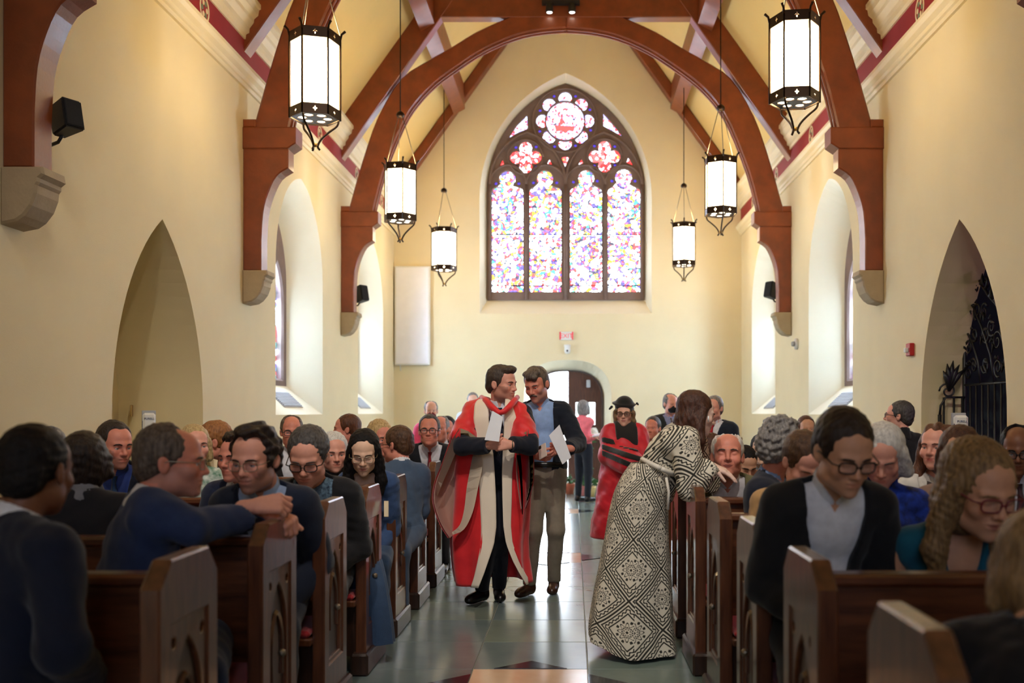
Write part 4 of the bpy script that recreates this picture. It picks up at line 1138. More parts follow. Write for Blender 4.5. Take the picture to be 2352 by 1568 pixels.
        def gapf(X, Y_, Z):
            x, y, z = tl(X, Y_, Z); z0 = ((nb - T0) @ Rt[:, 2]) - .03; return np.maximum(np.abs(x) - np.clip((z - z0) * gap, .002, .06), y - ((nb - T0) @ Rt[:, 1]) + .01)
        F.func(gapf, 's')
        V, Q = F.mesh()
        if len(V): link('collar', to_mesh([(V, Q, None)], org), m, root)
    cm = cloth(colour, top2)
    if top in ('suit', 'blazer'):
        garment('shirt', .002, cloth(shirt, None, .8, 30, .1), None if tie else (.455 * torso_len, .6), sl=False, hem=-.06, noise=.0015, neck=.05)
        collar(cloth(shirt, None, .8, 30, .1), gap=.35 if tie else .8)
        garment('jacket', .022, cm, vneck or ((.16, .26) if top == 'suit' else (.10, .27)), lapel=.055, hem=jhem)
        if tie:
            def Pt(x, y, z): return Vector(T0 + Rt @ np.array((x, y, z * torso_len)) - org)
            bm = bmesh.new(); pts_ = [(.492, -.052), (.465, -.085), (.42, -.115), (.35, -.133), (.25, -.128 - .03 * belly), (.12, -.13 - .05 * belly)]; ws = (.020, .013, .020, .028, .033, .036); rows = []
            for (z, y), w_ in zip(pts_, ws): rows.append([bm.verts.new(Pt(x, y + dy, z)) for x, dy in ((-w_, .003), (0, -.006), (w_, .003), (0, .012))])
            for a, b in zip(rows, rows[1:]):
                for j in range(4): bm.faces.new((a[j], a[(j + 1) % 4], b[(j + 1) % 4], b[j]))
            bm.faces.new(rows[0]); bm.faces.new(rows[-1]); link('tie', mesh_of(bm), cloth(tie, None, .5), root, True)
    elif top == 'shirt':
        garment('shirt', .010, cm); collar(cm, gap=.7)
    elif top == 'clerical':
        garment('shirt', .014, cm); collar(cm, gap=.06); 
    elif top == 'sweater':
        garment('sweater', .018, cm, noise=.005)
    elif top == 'dress':
        garment('dress', .010, cm, (.30, .34), bust=1.0)
    elif top == 'cardigan':
        garment('top', .006, cloth(shirt, top2, .8, 60), bust=1.0, sl=False, neck=.06)
        garment('cardigan', .020, cloth(colour), (-.2, .16), bust=1.0)
    elif top == 'sleeveless':
        garment('dress', .010, cm, (.24, .30), bust=1.0, sl=False)
    if not stand or pants:
        tr_ = cloth(trousers or colour)
        tp2 = [p for l in legs for p in l] + [T0]; lo2, hi2 = bounds(tp2, .15); lo2[2] = .03
        F = Field(*[axis(lo2[i], hi2[i], .02 if detail else .028) for i in range(3)])
        F.ell(T0 + np.array((0, 0, .02)), np.array((.175 * hw_, .125, .12)), .03, 'u', rot(byaw))
        for h_, kn, an in legs: F.cone(h_, kn, .092, .072, .035); F.cone(kn, an - np.array((0, 0, .0)), .070, .056, .03)
        F.noise(.004, 40, seed)
        F.func(lambda X, Y_, Z: (lambda a: a)(.075 - Z + 0 * X), 'i')
        V, Q = F.mesh(); link('trousers' if sex == 'm' or stand else 'skirt', to_mesh([(V, Q, None)], org), tr_, root)
    for i_, (h_, kn, an) in enumerate(legs):
        f = rot(feet[i_]) if feet else rot(byaw if stand else (0 if abs(byaw) > 60 else byaw * .5))
        F = Field(*[axis(a, b, .011 if detail else .02) for a, b in zip(*bounds([an, an + f @ np.array((0, -.2, 0)), (an[0], an[1], .0)], .08))])
        shoe_field(F, an, f)
        V, Q = F.mesh(); link('shoe', to_mesh([(V, Q, None)], org), shoes, root)
    return root, dict(H=H, Rh=Rh, s=s, nb=nb, T0=T0, Rt=Rt, org=org, arms=arms, legs=legs, hw=hw_, garment=garment, tl=tl, ch=ch)

def shoe_field(F, an, f, heel=True):
    a0 = np.array((an[0], an[1], .0))
    def Q(x, y, z): return a0 + f @ np.array((x, y, z))
    F.ell(Q(0, -.075, .045), (.044, .115, .045), .02, 'u', f); F.ell(Q(0, -.14, .035), (.045, .065, .034), .02, 'u', f); F.ell(Q(0, .02, .05), (.038, .05, .05), .02, 'u', f)
    F.cone(Q(0, .01, .05), Q(0, .01, .12), .042, .048, .02)
    F.func(lambda X, Y, Z: .004 - Z + 0 * X, 'i'); F.func(lambda X, Y, Z: Z - .115 + 0 * X, 'i')
NAVY = (30, 38, 58); BLACK = (22, 22, 24); CHAR = (38, 40, 44); WHITE = (226, 228, 234)
def wx(px, py, Y): return np.array(at(px, py, Y))
GRP = 'seated congregation'
def bm_obj(name, fn, m, parent=None, smooth=False):
    bm = bmesh.new(); fn(bm); return link(name, mesh_of(bm), m, parent, smooth)
def sheet(name, corners, th, m, label=None, cat=None, group=None, print_lines=0):
    """a thin booklet: two leaves with a slight fold, corners counter-clockwise from the viewer"""
    c = [Vector(p) for p in corners]; o = (c[0] + c[1] + c[2] + c[3]) / 4; n = (c[1] - c[0]).cross(c[3] - c[0]).normalized()
    t = empty(name, o, label=label, cat=cat, group=group)
    for k_, (nm, a) in enumerate((('cover', 0.0), ('leaf', 1.0))):
        def fn(bm):
            base = [p - o - n * (th * (1.6 * a)) for p in c]
            lo_ = [bm.verts.new(p) for p in base]; hi_ = [bm.verts.new(p - n * th) for p in base]
            bm.faces.new(lo_); bm.faces.new(hi_[::-1])
            for i in range(4): bm.faces.new((lo_[i], hi_[i], hi_[(i + 1) % 4], lo_[(i + 1) % 4]))
        bm_obj(nm, fn, m, t)
    return t
PAPER = mat('white_paper', (236, 238, 244), .7, .03, 6); TANP = mat('tan_paper', (214, 196, 160), .7, .05, 6)

# ================================================================== standing figures
SG = 'people standing in the aisle'
# ---- man in the scarlet doctoral gown
Yr = 7.47
LH = ((wx(1120, 1023, 7.11), (1, -.15, .06), (-.1, -.8, -.55), -1), dict(curl=((62, 60, 40), (66, 60, 40), (70, 60, 40), (74, 60, 40)), thumb=25, s=1.05, h=.0038))
RH = ((wx(1174, 1021, 7.11), (-1, -.15, -.02), (.1, -.9, .15), 1), dict(curl=(48, 55, 40), thumb=20, s=1.05, h=.0038))
g_root, g = person('man in a scarlet gown with cream facings, head turned aside, holding a booklet', (1153, 882), Yr - .04, yaw=60, pitch=6, roll=-2, byaw=4, lean=2, size=1.06, tone='pink', hair=('quiff', 'ashbrown'),
    beard=((92, 70, 60), .42), colour=(24, 28, 42), shirt=(230, 232, 240), tie=(36, 46, 72), stand=True, detail=2, torso_len=1.06, belly=.4, group=SG, trousers=(20, 22, 32), hands=[LH, RH],
    arms=[(None, wx(1062, 1024, 7.22), wx(1120, 1023, 7.12)), (None, wx(1216, 1022, 7.22), wx(1176, 1021, 7.12))],
    legs=[(wx(1122, 1080, 7.47), wx(1124, 1220, 7.40), wx(1108, 1352, 7.62)), (wx(1158, 1080, 7.47), wx(1150, 1220, 7.45), wx(1146, 1350, 7.72))], feet=(-32, 8))
g_org = g['org']
SCARLET = mat('scarlet_cloth', (232, 34, 40), .55, .12, 7, .12, 160, sheen=.3, col2=(206, 20, 32)); CREAMC = mat('cream_silk', (246, 230, 208), .45, .06, 6, .05, 120, sheen=.3); PINKLIN = mat('rose_lining', (220, 176, 156), .5, .08, 6, .05, 120, sheen=.3)
ROBE = [(916, 1142, 40, .125, 1126, 1162, 26, 10), (930, 1139, 62, .16, 1127, 1162, 32, 16), (960, 1136, 86, .195, 1128, 1162, 34, 26), (1000, 1134, 90, .190, 1130, 1160, 32, 30), (1040, 1132, 90, .195, 1138, 1158, 34, 26), (1080, 1130, 90, .21, 1141, 1157, 35, 22),
        (1140, 1128, 90, .215, 1144, 1158, 35, 20), (1200, 1124, 90, .22, 1145, 1160, 33, 16), (1240, 1122, 88, .23, 1140, 1166, 28, 13), (1280, 1124, 87, .24, 1127, 1180, 23, 12), (1310, 1128, 87, .245, 1117, 1194, 20, 12), (1337, 1132, 86, .25, 1106, 1210, 18, 13)]
def robe_strip(name, part, m, off, nu):
    """part: 'l' left facing, 'r' right facing, 'b' gown body"""
    P_ = np.array(ROBE, float); tt = np.linspace(0, len(ROBE) - 1, 40)
    rows = []
    for t in tt:
        i = min(int(t), len(ROBE) - 2); f = t - i; py, cx, a, b, xl, xr, wl, wr = P_[i] * (1 - f) + P_[i + 1] * f
        z = at(0, py, Yr).z; k_ = Yr / FPX; fr = (py - 916) / 420
        def phi(x): return math.asin(max(-.97, min(.97, (x - cx) / a)))
        pl_, pr_ = phi(xl), phi(xr); ml, mr_ = phi(max(xl - wl, cx - a * .96)), phi(min(xr + wr, cx + a * .96))
        if part == 'l': ph = np.linspace(pl_, ml, nu)
        elif part == 'r': ph = np.linspace(pr_, mr_, nu)
        else: ph = np.linspace(ml + .03, mr_ - .03 - 2 * PI, nu)
        row = []
        for p in ph:
            fold = 1 + (.03 + .06 * fr) * math.sin(p * 7 + 1.0 + fr) * (fr ** .8) * (1 if part == 'b' else .25)
            row.append(Vector(((cx - VX) * k_ + (a * k_ * fold + off) * math.sin(p), Yr - (b * fold + off) * math.cos(p), z)) - Vector(g_org))
        rows.append(row)
    def fn(bm):
        vs = [[bm.verts.new(p) for p in r] for r in rows]
        for r0, r1 in zip(vs, vs[1:]):
            for j in range(nu - 1): bm.faces.new((r0[j], r0[j + 1], r1[j + 1], r1[j]))
        bmesh.ops.recalc_face_normals(bm, faces=bm.faces)
        g2 = bmesh.ops.solidify(bm, geom=list(bm.faces), thickness=.004)
    return bm_obj(name, fn, m, g_root, True)
robe_strip('gown', 'b', SCARLET, 0, 90); robe_strip('gown_facing', 'l', CREAMC, .008, 9); robe_strip('gown_facing', 'r', CREAMC, .008, 9)
F = Field(*[axis(lo_, hi_, .012) for lo_, hi_ in zip(wx(1010, 1060, 7.45) + np.array((0, -.45, 0)), wx(1250, 890, 7.45) + np.array((0, .3, 0)))])
for sx in (((1118, 925), (1088, 945), (1066, 1003)), ((1168, 925), (1186, 945), (1206, 1003))):
    F.cone(wx(*sx[0], Yr + .05), wx(*sx[1], Yr), .055, .082, .03); F.cone(wx(*sx[1], Yr), wx(*sx[2], Yr - .16), .086, .108, .03)
F.noise(.005, 38, 3); F.noise(.003, 80, 5)
F.cone(g['nb'] - np.array((0, 0, .05)), g['nb'] + np.array((0, -.01, .2)), .072, .08, .01, 's')
F.func(lambda X, Y_, Z: at(0, 1008, Yr).z - Z + 0 * X, 'i')
V, Q = F.mesh(); link('gown_sleeve', to_mesh([(V, Q, None)], g_org), SCARLET, g_root)
def drape(name, lv, y0, dep, m, grow=0.0, u0=0.0, u1=PI, Yd=7.4):
    rows = []
    for py, xa, xb in bez([(a, b, c) for a, b, c in lv], 4):
        k_ = Yd / FPX; mid = ((xa + xb) / 2 - VX) * k_; hf_ = (xb - xa) / 2 * k_ + grow
        rows.append([Vector((mid - hf_ * math.cos(u), y0 + (dep + grow) * math.sin(u) * (1 + .10 * math.sin(5 * u + py * .02)), at(0, py, Yd).z)) - Vector(g_org) for u in np.linspace(u0, u1, 17)])
    def fn(bm):
        vs = [[bm.verts.new(p) for p in r] for r in rows]
        for r0, r1 in zip(vs, vs[1:]):
            for j in range(16): bm.faces.new((r0[j], r0[j + 1], r1[j + 1], r1[j]))
        bmesh.ops.solidify(bm, geom=list(bm.faces), thickness=.003)
    return bm_obj(name, fn, m, g_root, True)
def bez3(pts, n): return bez(pts, n)
LV = [(988, 1050, 1078), (1020, 1040, 1090), (1060, 1026, 1102), (1100, 1010, 1098), (1140, 1004, 1090), (1175, 1012, 1082), (1205, 1025, 1072), (1228, 1040, 1052)]
drape('sleeve_lining', LV, 7.22, .20, PINKLIN); drape('gown_sleeve', LV, 7.22, .20, SCARLET, .010, -.12, 2.6)
LV2 = [(988, 1196, 1220), (1020, 1192, 1224), (1060, 1188, 1226), (1100, 1190, 1225), (1140, 1195, 1217), (1165, 1199, 1207)]
drape('sleeve_lining', LV2, 7.24, .18, PINKLIN); drape('gown_sleeve', LV2, 7.24, .18, SCARLET, .010, .5, PI + .1)
def ribbon(name, ptsA, ptsB, m, Y1, Y2=None):
    A = [wx(*p, Y1) - g_org for p in ptsA]; B = [wx(*p, Y2 or Y1) - g_org for p in ptsB]
    def fn(bm):
        a = [bm.verts.new(p) for p in A]; b = [bm.verts.new(p) for p in B]
        for i in range(len(a) - 1): bm.faces.new((a[i], a[i + 1], b[i + 1], b[i]))
        bmesh.ops.solidify(bm, geom=list(bm.faces), thickness=.006)
    return bm_obj(name, fn, m, g_root, True)
ribbon('sleeve_facing', bez([(1054, 984), (1036, 1015), (1018, 1060), (1006, 1105), (1003, 1140)], 4), bez([(1058, 990), (1054, 1018), (1036, 1065), (1016, 1110), (1004, 1142)], 4), CREAMC, 7.20, 7.23)
ribbon('sleeve_facing', bez([(1104, 1040), (1108, 1070), (1098, 1120), (1086, 1175), (1066, 1215), (1040, 1228)], 4), bez([(1086, 1045), (1080, 1075), (1072, 1120), (1066, 1170), (1056, 1205), (1038, 1222)], 4), CREAMC, 7.19, 7.26)
ribbon('sleeve_facing', bez([(1222, 1000), (1225, 1060), (1223, 1110), (1212, 1150)], 4), bez([(1213, 1000), (1216, 1060), (1216, 1110), (1209, 1146)], 4), CREAMC, 7.22, 7.22)
ribbon('sleeve_facing', bez([(1186, 1045), (1192, 1080), (1196, 1130), (1199, 1180)], 4), bez([(1196, 1045), (1199, 1080), (1201, 1130), (1201, 1182)], 4), CREAMC, 7.20, 7.20)
ribbon('cuff_facing', [(1054, 982), (1076, 990), (1100, 1008)], [(1056, 1010), (1076, 1010), (1098, 1012)], CREAMC, 7.20); ribbon('cuff_facing', [(1184, 1012), (1198, 998), (1214, 986)], [(1184, 1014), (1198, 1012), (1214, 1010)], CREAMC, 7.20)
for x in (1056, 1211): tube('piping', [wx(x, 984, 7.19) - g_org, wx(x, 1009, 7.19) - g_org], .006, SCARLET, g_root, 6)
tube('hood_band', [p - g_org for p in [wx(1106, 912, 7.50), wx(1116, 920, 7.36), wx(1130, 935, 7.27), wx(1146, 948, 7.235), wx(1158, 945, 7.235), wx(1170, 934, 7.27), wx(1182, 920, 7.36), wx(1188, 912, 7.50)]], [.02, .026, .026, .022, .022, .024, .024, .02], SCARLET, g_root, 8)
sheet('programme', [wx(1113, 1010, 7.05), wx(1146, 1014, 7.04), wx(1155, 957, 7.08), wx(1131, 943, 7.09)], .002, PAPER, 'white booklet held against the scarlet gown', 'booklet')
lathe('wristwatch', [(.0, -.004), (.036, -.004), (.036, .004), (.0, .004)], STEEL, None, 14)
o = bpy.data.objects['wristwatch']; o.parent = g_root; o.location = wx(1178, 1021, 7.12) - g_org; o.rotation_euler = (0, R(90), 0)

# ---- man in the navy blazer
Yb_ = 7.78
B_PH = ((wx(1228, 1046, 7.50), (1, -.25, -.12), (-.1, -.75, -.6), -1), dict(curl=((20, 30, 20), (26, 34, 20), (32, 36, 20), (38, 40, 20)), thumb=20, s=1.05, h=.0038, tone='ruddy'))
B_PP = ((wx(1301, 1030, 7.48), (-1, -.2, -.05), (.1, -.9, .3), 1), dict(curl=(50, 55, 40), thumb=25, s=1.05, h=.0038, tone='ruddy'))
b_root, b = person('man in an open navy blazer and khaki trousers, looking down', (1233, 884), Yb_ - .02, yaw=-24, pitch=20, roll=-6, byaw=-6, lean=5, blean=-3, size=1.06, tone='ruddy', hair=('wavy_short', 'greybrown'),
    beard=((150, 140, 130), .35), moustache='greybrown', colour=(26, 32, 44), shirt=(150, 180, 226), stand=True, detail=2, torso_len=1.06, belly=.5, group=SG, trousers=(150, 138, 120), hands=[B_PH, B_PP], top='blazer', vneck=(-.35, .20), jhem=-.19, shoes=SHOE_B,
    arms=[(None, wx(1196, 1020, 7.72), wx(1226, 1046, 7.52)), (None, wx(1328, 1018, 7.72), wx(1303, 1030, 7.50))],
    legs=[(wx(1232, 1090, 7.78), wx(1226, 1215, 7.70), wx(1216, 1336, 7.88)), (wx(1276, 1090, 7.80), wx(1276, 1215, 7.80), wx(1272, 1332, 8.02))], feet=(-28, -4))
# belt
lathe('belt', [(.0, -.02), (.128, -.02), (.130, .02), (.0, .02)], SHOE_K, None, 24)
o = bpy.data.objects['belt']; o.parent = b_root; o.location = Vector(b['T0'] - b['org']) + Vector((0, -.03, .06)); o.scale = (1.36, 1.12, 1)
sheet('programme', [wx(1292, 1066, 7.42), wx(1312, 1050, 7.44), wx(1285, 975, 7.44), wx(1261, 1000, 7.42)], .002, PAPER, 'white booklet held by the man in the navy blazer', 'booklet')
ph = empty('mobile_phone', wx(1246, 1036, 7.41), label='pale smartphone in the hand of the man in the navy blazer', cat='phone')
ph.rotation_euler = (R(-42), R(-28), R(-20))
box('case', (-.036, -.005, -.072), (.036, .005, .072), mat('phone_case', (206, 190, 176), .35, .05), ph, .004); box('camera_module', (-.030, -.008, .030), (-.004, -.005, .062), BLACKPL, ph, .003)

# ---- woman in the patterned dress leaning over the pew end
d_H = wx(1600, 950, 6.02)
D_LH = ((wx(1636, 1070, 5.86), (.90, -.1, -.38), (.25, -.25, 1), 1), dict(curl=((8, 12, 10), (10, 14, 10), (12, 16, 10), (14, 18, 10)), thumb=30, s=.98, h=.0036, tone='pale', spread=9))
DRESSM = bpy.data.materials.new('patterned_dress'); DRESSM.use_nodes = True
def _dress_nodes():
    nt = DRESSM.node_tree; N = nt.nodes; L = nt.links; bs = N['Principled BSDF']; bs.inputs['Roughness'].default_value = .8
    uv = N.new('ShaderNodeUVMap'); uv.uv_map = 'UVMap'; sp = N.new('ShaderNodeSeparateXYZ'); L.new(uv.outputs['UV'], sp.inputs[0])
    def M(op, a, b_=None, c=None):
        n = N.new('ShaderNodeMath'); n.operation = op
        for i, v in enumerate((a, b_, c)):
            if v is None: continue
            if isinstance(v, (int, float)): n.inputs[i].default_value = v
            else: L.new(v, n.inputs[i])
        return n.outputs[0]
    u, v = sp.outputs[0], sp.outputs[1]; S = 1 / .26
    a = M('MULTIPLY', M('ADD', u, v), S * .7071); b_ = M('MULTIPLY', M('SUBTRACT', u, v), S * .7071)
    fa = M('SUBTRACT', M('FRACT', a), .5); fb = M('SUBTRACT', M('FRACT', b_), .5)
    A, B = M('ABSOLUTE', fa), M('ABSOLUTE', fb); d = M('MULTIPLY', M('MAXIMUM', A, B), 2.0); e = M('MINIMUM', A, B)
    def band(x, c, w_): return M('LESS_THAN', M('ABSOLUTE', M('SUBTRACT', x, c)), w_)
    wav = M('MULTIPLY', M('SINE', M('MULTIPLY', e, 52.0)), .035)
    l = M('MAXIMUM', band(d, .985, .028), band(d, .86, .032))
    l = M('MAXIMUM', l, band(M('ADD', d, wav), .735, .034)); l = M('MAXIMUM', l, band(d, .60, .030))
    r = M('MULTIPLY', M('SQRT', M('ADD', M('MULTIPLY', fa, fa), M('MULTIPLY', fb, fb))), 2.0); th = M('ARCTAN2', fa, fb)
    pet = M('ADD', M('MULTIPLY', M('COSINE', M('MULTIPLY', th, 8.0)), .10), .33)
    fl = band(r, 0, .06); fl = M('MAXIMUM', fl, band(M('SUBTRACT', r, pet), 0, .030)); fl = M('MAXIMUM', fl, band(M('SUBTRACT', r, M('MULTIPLY', pet, .55)), 0, .028))
    dots = M('MULTIPLY', M('LESS_THAN', M('COSINE', M('MULTIPLY', th, 8.0)), -.55), band(r, .47, .06)); fl = M('MAXIMUM', fl, dots)
    fl = M('MULTIPLY', fl, M('LESS_THAN', d, .57)); l = M('MAXIMUM', l, fl)
    mx = N.new('ShaderNodeMix'); mx.data_type = 'RGBA'; mx.inputs['A'].default_value = (*srgb((226, 218, 198)), 1); mx.inputs['B'].default_value = (*srgb((46, 44, 36)), 1)
    L.new(l, mx.inputs['Factor']); L.new(mx.outputs['Result'], bs.inputs['Base Color'])
_dress_nodes()
d_root, dd = person('long haired woman in a black and cream patterned dress leaning over a pew end', tuple(d_H), None, yaw=102, pitch=16, roll=6, byaw=82, lean=33, size=1.02, sex='f', tone='pale', hair=('long', 'chestnut'),
    stand=True, detail=2, top='none', pants=False, group=SG, hands=[D_LH], torso_len=1.0, eyes='open', vol=1.08, lips=srgb((170, 70, 80)),
    arms=[(wx(1575, 1012, 5.86), wx(1586, 1118, 5.80), wx(1634, 1072, 5.86)), (wx(1592, 1000, 6.2), wx(1600, 1100, 6.25), wx(1640, 1110, 6.15))],
    legs=[(wx(1478, 1125, 5.96), wx(1465, 1290, 5.90), wx(1470, 1462, 5.92)), (wx(1478, 1125, 6.04), wx(1465, 1290, 6.06), wx(1462, 1450, 6.12))], feet=(70, 70))
def uv_mesh(o, f):
    me = o.data; uvl = me.uv_layers.new(name='UVMap'); n = len(me.vertices); co = np.zeros(n * 3); me.vertices.foreach_get('co', co); uvp = f(co.reshape(-1, 3))
    li = np.zeros(len(me.loops), int); me.loops.foreach_get('vertex_index', li); uvl.data.foreach_set('uv', uvp[li].astype(np.float32).ravel())
o = dd['garment']('dress_bodice', .026, DRESSM, bust=.9, hem=-.05, ra=(.066, .058, .038), neck=.05, noise=.005)
uv_mesh(o, lambda V: np.stack([V[:, 0] * .95 + V[:, 1] * .35, V[:, 2] + V[:, 1] * .25 - V[:, 0] * .35], 1))
SK = [(1062, 1496, 46, .14), (1080, 1490, 54, .165), (1100, 1484, 60, .18), (1130, 1474, 64, .19), (1180, 1466, 69, .195), (1240, 1461, 75, .20), (1340, 1455, 88, .22), (1440, 1450, 98, .25), (1490, 1452, 103, .265)]
def skirt(bm):
    Ys = 5.98; uvs = []; rows = []
    for py, cx, h_, dep in bez(SK, 5):
        k_ = Ys / FPX; z = at(0, py, Ys).z; fr = max(0, (py - 1110) / 380); row = []
        for j in range(97):
            a = 2 * PI * j / 96; fold = 1 + .055 * fr * math.sin(a * 6 + .7 + fr) + .022 * fr * math.sin(a * 13 + 2)
            x = (cx - VX) * k_ + h_ * k_ * fold * math.sin(a); y = Ys - dep * fold * math.cos(a)
            zz = z + (.10 * fr * max(0, -math.sin(a)) ** 2 if fr > .5 else 0) * (fr - .5) * 2
            row.append((bm.verts.new(Vector((x, y, zz)) - Vector(dd['org'])) if j < 96 else row[0][0], (a - 2 * PI * (a > PI) * 0) * .24, z * 1.02))
        rows.append(row)
    ul = bm.loops.layers.uv.new('UVMap')
    for r0, r1 in zip(rows, rows[1:]):
        for j in range(96):
            q = (r0[j], r0[j + 1], r1[j + 1], r1[j]); f = bm.faces.new([x[0] for x in q]); f.smooth = True
            for lp, x in zip(f.loops, q): lp[ul].uv = (x[1], x[2])
    bmesh.ops.recalc_face_normals(bm, faces=bm.faces)
bm_obj('dress_skirt', skirt, DRESSM, d_root)
tube('belt', [wx(1512 + 36 * math.sin(a), 1072 + 17 * math.sin(a), 5.98) + np.array((0, -.178 * math.cos(a), 0)) - dd['org'] for a in np.linspace(0, 2 * PI, 33)], .016, mat('white_belt', (232, 226, 212), .6), d_root, 8)
tube('belt_tail', [wx(1530, 1096, 5.79) - dd['org'], wx(1536, 1130, 5.79) - dd['org'], wx(1534, 1170, 5.79) - dd['org']], .009, MATS['white_belt'], d_root, 6)
tube('earring', [wx(1627, 955, 5.92) - dd['org'], wx(1627, 968, 5.92) - dd['org']], .005, mat('pearl', (240, 240, 236), .2), d_root, 6)

# ---- woman in the red gown and black velvet tam
Yw = 9.3
w_root, wd = person('woman in a red gown with black velvet bars and a black tam', (1434, 951), Yw, yaw=-8, pitch=0, byaw=8, lean=0, size=1.0, sex='f', tone='fair', hair=('wavyshort', 'darkblond'), specs='sun', stand=True, detail=1, top='dress', colour=(20, 20, 22), pants=False, group=SG, torso_len=.96,
    arms=[(None, wx(1398, 1052, 9.2), wx(1450, 1070, 9.02)), (None, wx(1470, 1052, 9.25), wx(1462, 1076, 9.03))], lips=srgb((150, 60, 60)))
RED2 = mat('crimson_cloth', (222, 22, 48), .55, .12, 7, .12, 160, sheen=.3, col2=(180, 8, 30)); VELVET = mat('black_velvet', (14, 14, 15), .9, .1, 10, .1, 200, sheen=.4)
def wfield(h=.014, lo_=(1340, 1235), hi_=(1500, 960)):
    a, b_ = wx(*lo_, Yw) + np.array((0, -.5, 0)), wx(*hi_, Yw) + np.array((0, .4, 0)); return Field(*[axis(p, q, h) for p, q in zip(a, b_)])
def sleeve_w(F, off):
    F.cone(wx(1405, 990, Yw), wx(1400, 1046, 9.22), .082 + off, .105 + off, .03); F.cone(wx(1400, 1046, 9.22), wx(1448, 1062, 9.0), .105 + off, .125 + off, .03)
F = wfield(); torso_field(F, wd['T0'], wd['Rt'], .045, wd['hw'], L=.96); F.cone(wx(1434, 1040, Yw), wx(1416, 1260, Yw + .02), .20, .275, .05); sleeve_w(F, 0); F.cone(wx(1464, 990, Yw), wx(1474, 1046, 9.25), .08, .10, .03)
F.noise(.006, 30, 8); F.noise(.003, 80, 9); F.cone(wd['nb'], wd['nb'] + np.array((0, -.02, .2)), .07, .09, .01, 's'); V, Q = F.mesh(); link('gown', to_mesh([(V, Q, None)], wd['org']), RED2, w_root)
for c_, nrm in (((1412, 1016), (.25, 0, 1)), ((1416, 1036), (.30, 0, 1)), ((1424, 1056), (.40, 0, 1))):
    F = wfield(.010, (1380, 1095), (1475, 985)); sleeve_w(F, .010); p0 = wx(*c_, 9.1); nv = np.array(nrm) / np.linalg.norm(nrm)
    F.noise(.004, 30, 8); F.func(lambda X, Y_, Z: np.abs((X - p0[0]) * nv[0] + (Z - p0[2]) * nv[2]) - .024 + 0 * Y_, 'i'); V, Q = F.mesh(); link('velvet_bar', to_mesh([(V, Q, None)], wd['org']), VELVET, w_root)
F = wfield(.012, (1390, 1100), (1490, 960)); torso_field(F, wd['T0'], wd['Rt'], .078, wd['hw'], L=.96)
F.func(lambda X, Y_, Z: (lambda l: np.maximum(np.maximum(np.abs(l[0]) - .105, l[1] - .01), .05 - l[2]))(wd['tl'](X, Y_, Z)), 'i'); F.cone(wd['nb'] - np.array((0, .02, .03)), wd['nb'] + np.array((0, -.02, .2)), .06, .09, .01, 's')
V, Q = F.mesh(); link('velvet_front', to_mesh([(V, Q, None)], wd['org']), VELVET, w_root)
F = wfield(.007, (1390, 950), (1480, 905)); F.cone(wx(1434, 938, Yw), wx(1434, 930, Yw), .088, .09, .02, 'u'); F.ell(wx(1433, 927, Yw), (.115, .11, .020), .02, 'u', rot(0, 12, 4))
F.cone(wx(1405, 934, Yw - .02), wx(1400, 939, Yw - .03), .014, .010, .01); F.cone(wx(1463, 926, Yw - .02), wx(1466, 929, Yw - .03), .012, .008, .01)
F.ell(wd['H'], np.array((.075, .095, .085)) * .98, .0, 's', wd['Rh']); V, Q = F.mesh(); link('tam', to_mesh([(V, Q, None)], wd['org']), VELVET, w_root)

# ---- others standing
p_root, pk = person('grey haired woman in a pink blouse and black trousers by the door, back turned', (1341, 938), 16.0, yaw=150, byaw=140, lean=0, size=1.02, sex='f', tone='fair', hair=('bob', 'grey'), stand=True, detail=0, top='shirt', colour=(240, 120, 130), trousers=(26, 30, 40), group=SG, torso_len=.98,
    arms=[(None, wx(1322, 1010, 15.9), wx(1345, 1008, 15.7)), (None, wx(1352, 1008, 15.9), wx(1364, 1003, 15.8))], hands=[((wx(1364, 1003, 15.8), (1, -.1, .05), (0, -.2, 1), 1), dict(h=.008, curl=(20, 20, 20)))])
sheet('programme', [wx(1360, 1001, 15.75), wx(1379, 998, 15.7), wx(1378, 994, 15.9), wx(1360, 997, 15.9)], .006, PAPER, 'white paper held out by the woman in pink', 'booklet')
person('balding man in a dark suit wearing a black face mask, standing', (1541, 928), 12.0, yaw=22, pitch=6, byaw=10, lean=0, size=1.0, tone='pink', hair=('balding', 'grey'), colour=(44, 50, 52), shirt=(150, 160, 200), tie=(110, 100, 110), stand=True, detail=0, mask=(20, 20, 24), group=SG)
person('person in a dark jacket with a red sash behind the leaning woman', (1640, 938), 10.2, yaw=-30, byaw=-30, lean=2, size=1.0, tone='pink', hair=('short', 'grey'), colour=(28, 36, 50), shirt=WHITE, tie=(170, 20, 34), stand=True, detail=0, group=SG)
person('person in a pink shirt wearing a maroon face mask, far left', (990, 944), 12.2, yaw=10, byaw=-5, lean=0, size=1.0, tone='fair', hair=('balding', 'grey'), mask=(112, 28, 40), colour=(238, 90, 130), top='shirt', stand=True, detail=0, group=SG, sex='f')
person('grey haired person far behind the scarlet shoulder', (1086, 922), 14.5, yaw=5, lean=0, size=1.0, tone='fair', hair=('short', 'grey'), colour=(220, 224, 230), top='shirt', stand=True, detail=0, group=SG)
person('grey haired man far behind the patterned dress', (1499, 984), 10.8, yaw=-20, lean=0, size=1.0, tone='ruddy', hair=('short', 'darkgrey'), colour=CHAR, detail=0)
person('bespectacled priest in a black clerical shirt turning away, by the right wall', (2064, 956), 8.6, yaw=-118, pitch=-4, byaw=-160, lean=0, size=1.02, tone='pink', hair=('short', 'darkgrey'), specs='black', colour=(24, 24, 26), top='clerical', stand=True, group=SG, beard=((120, 110, 104), .3))
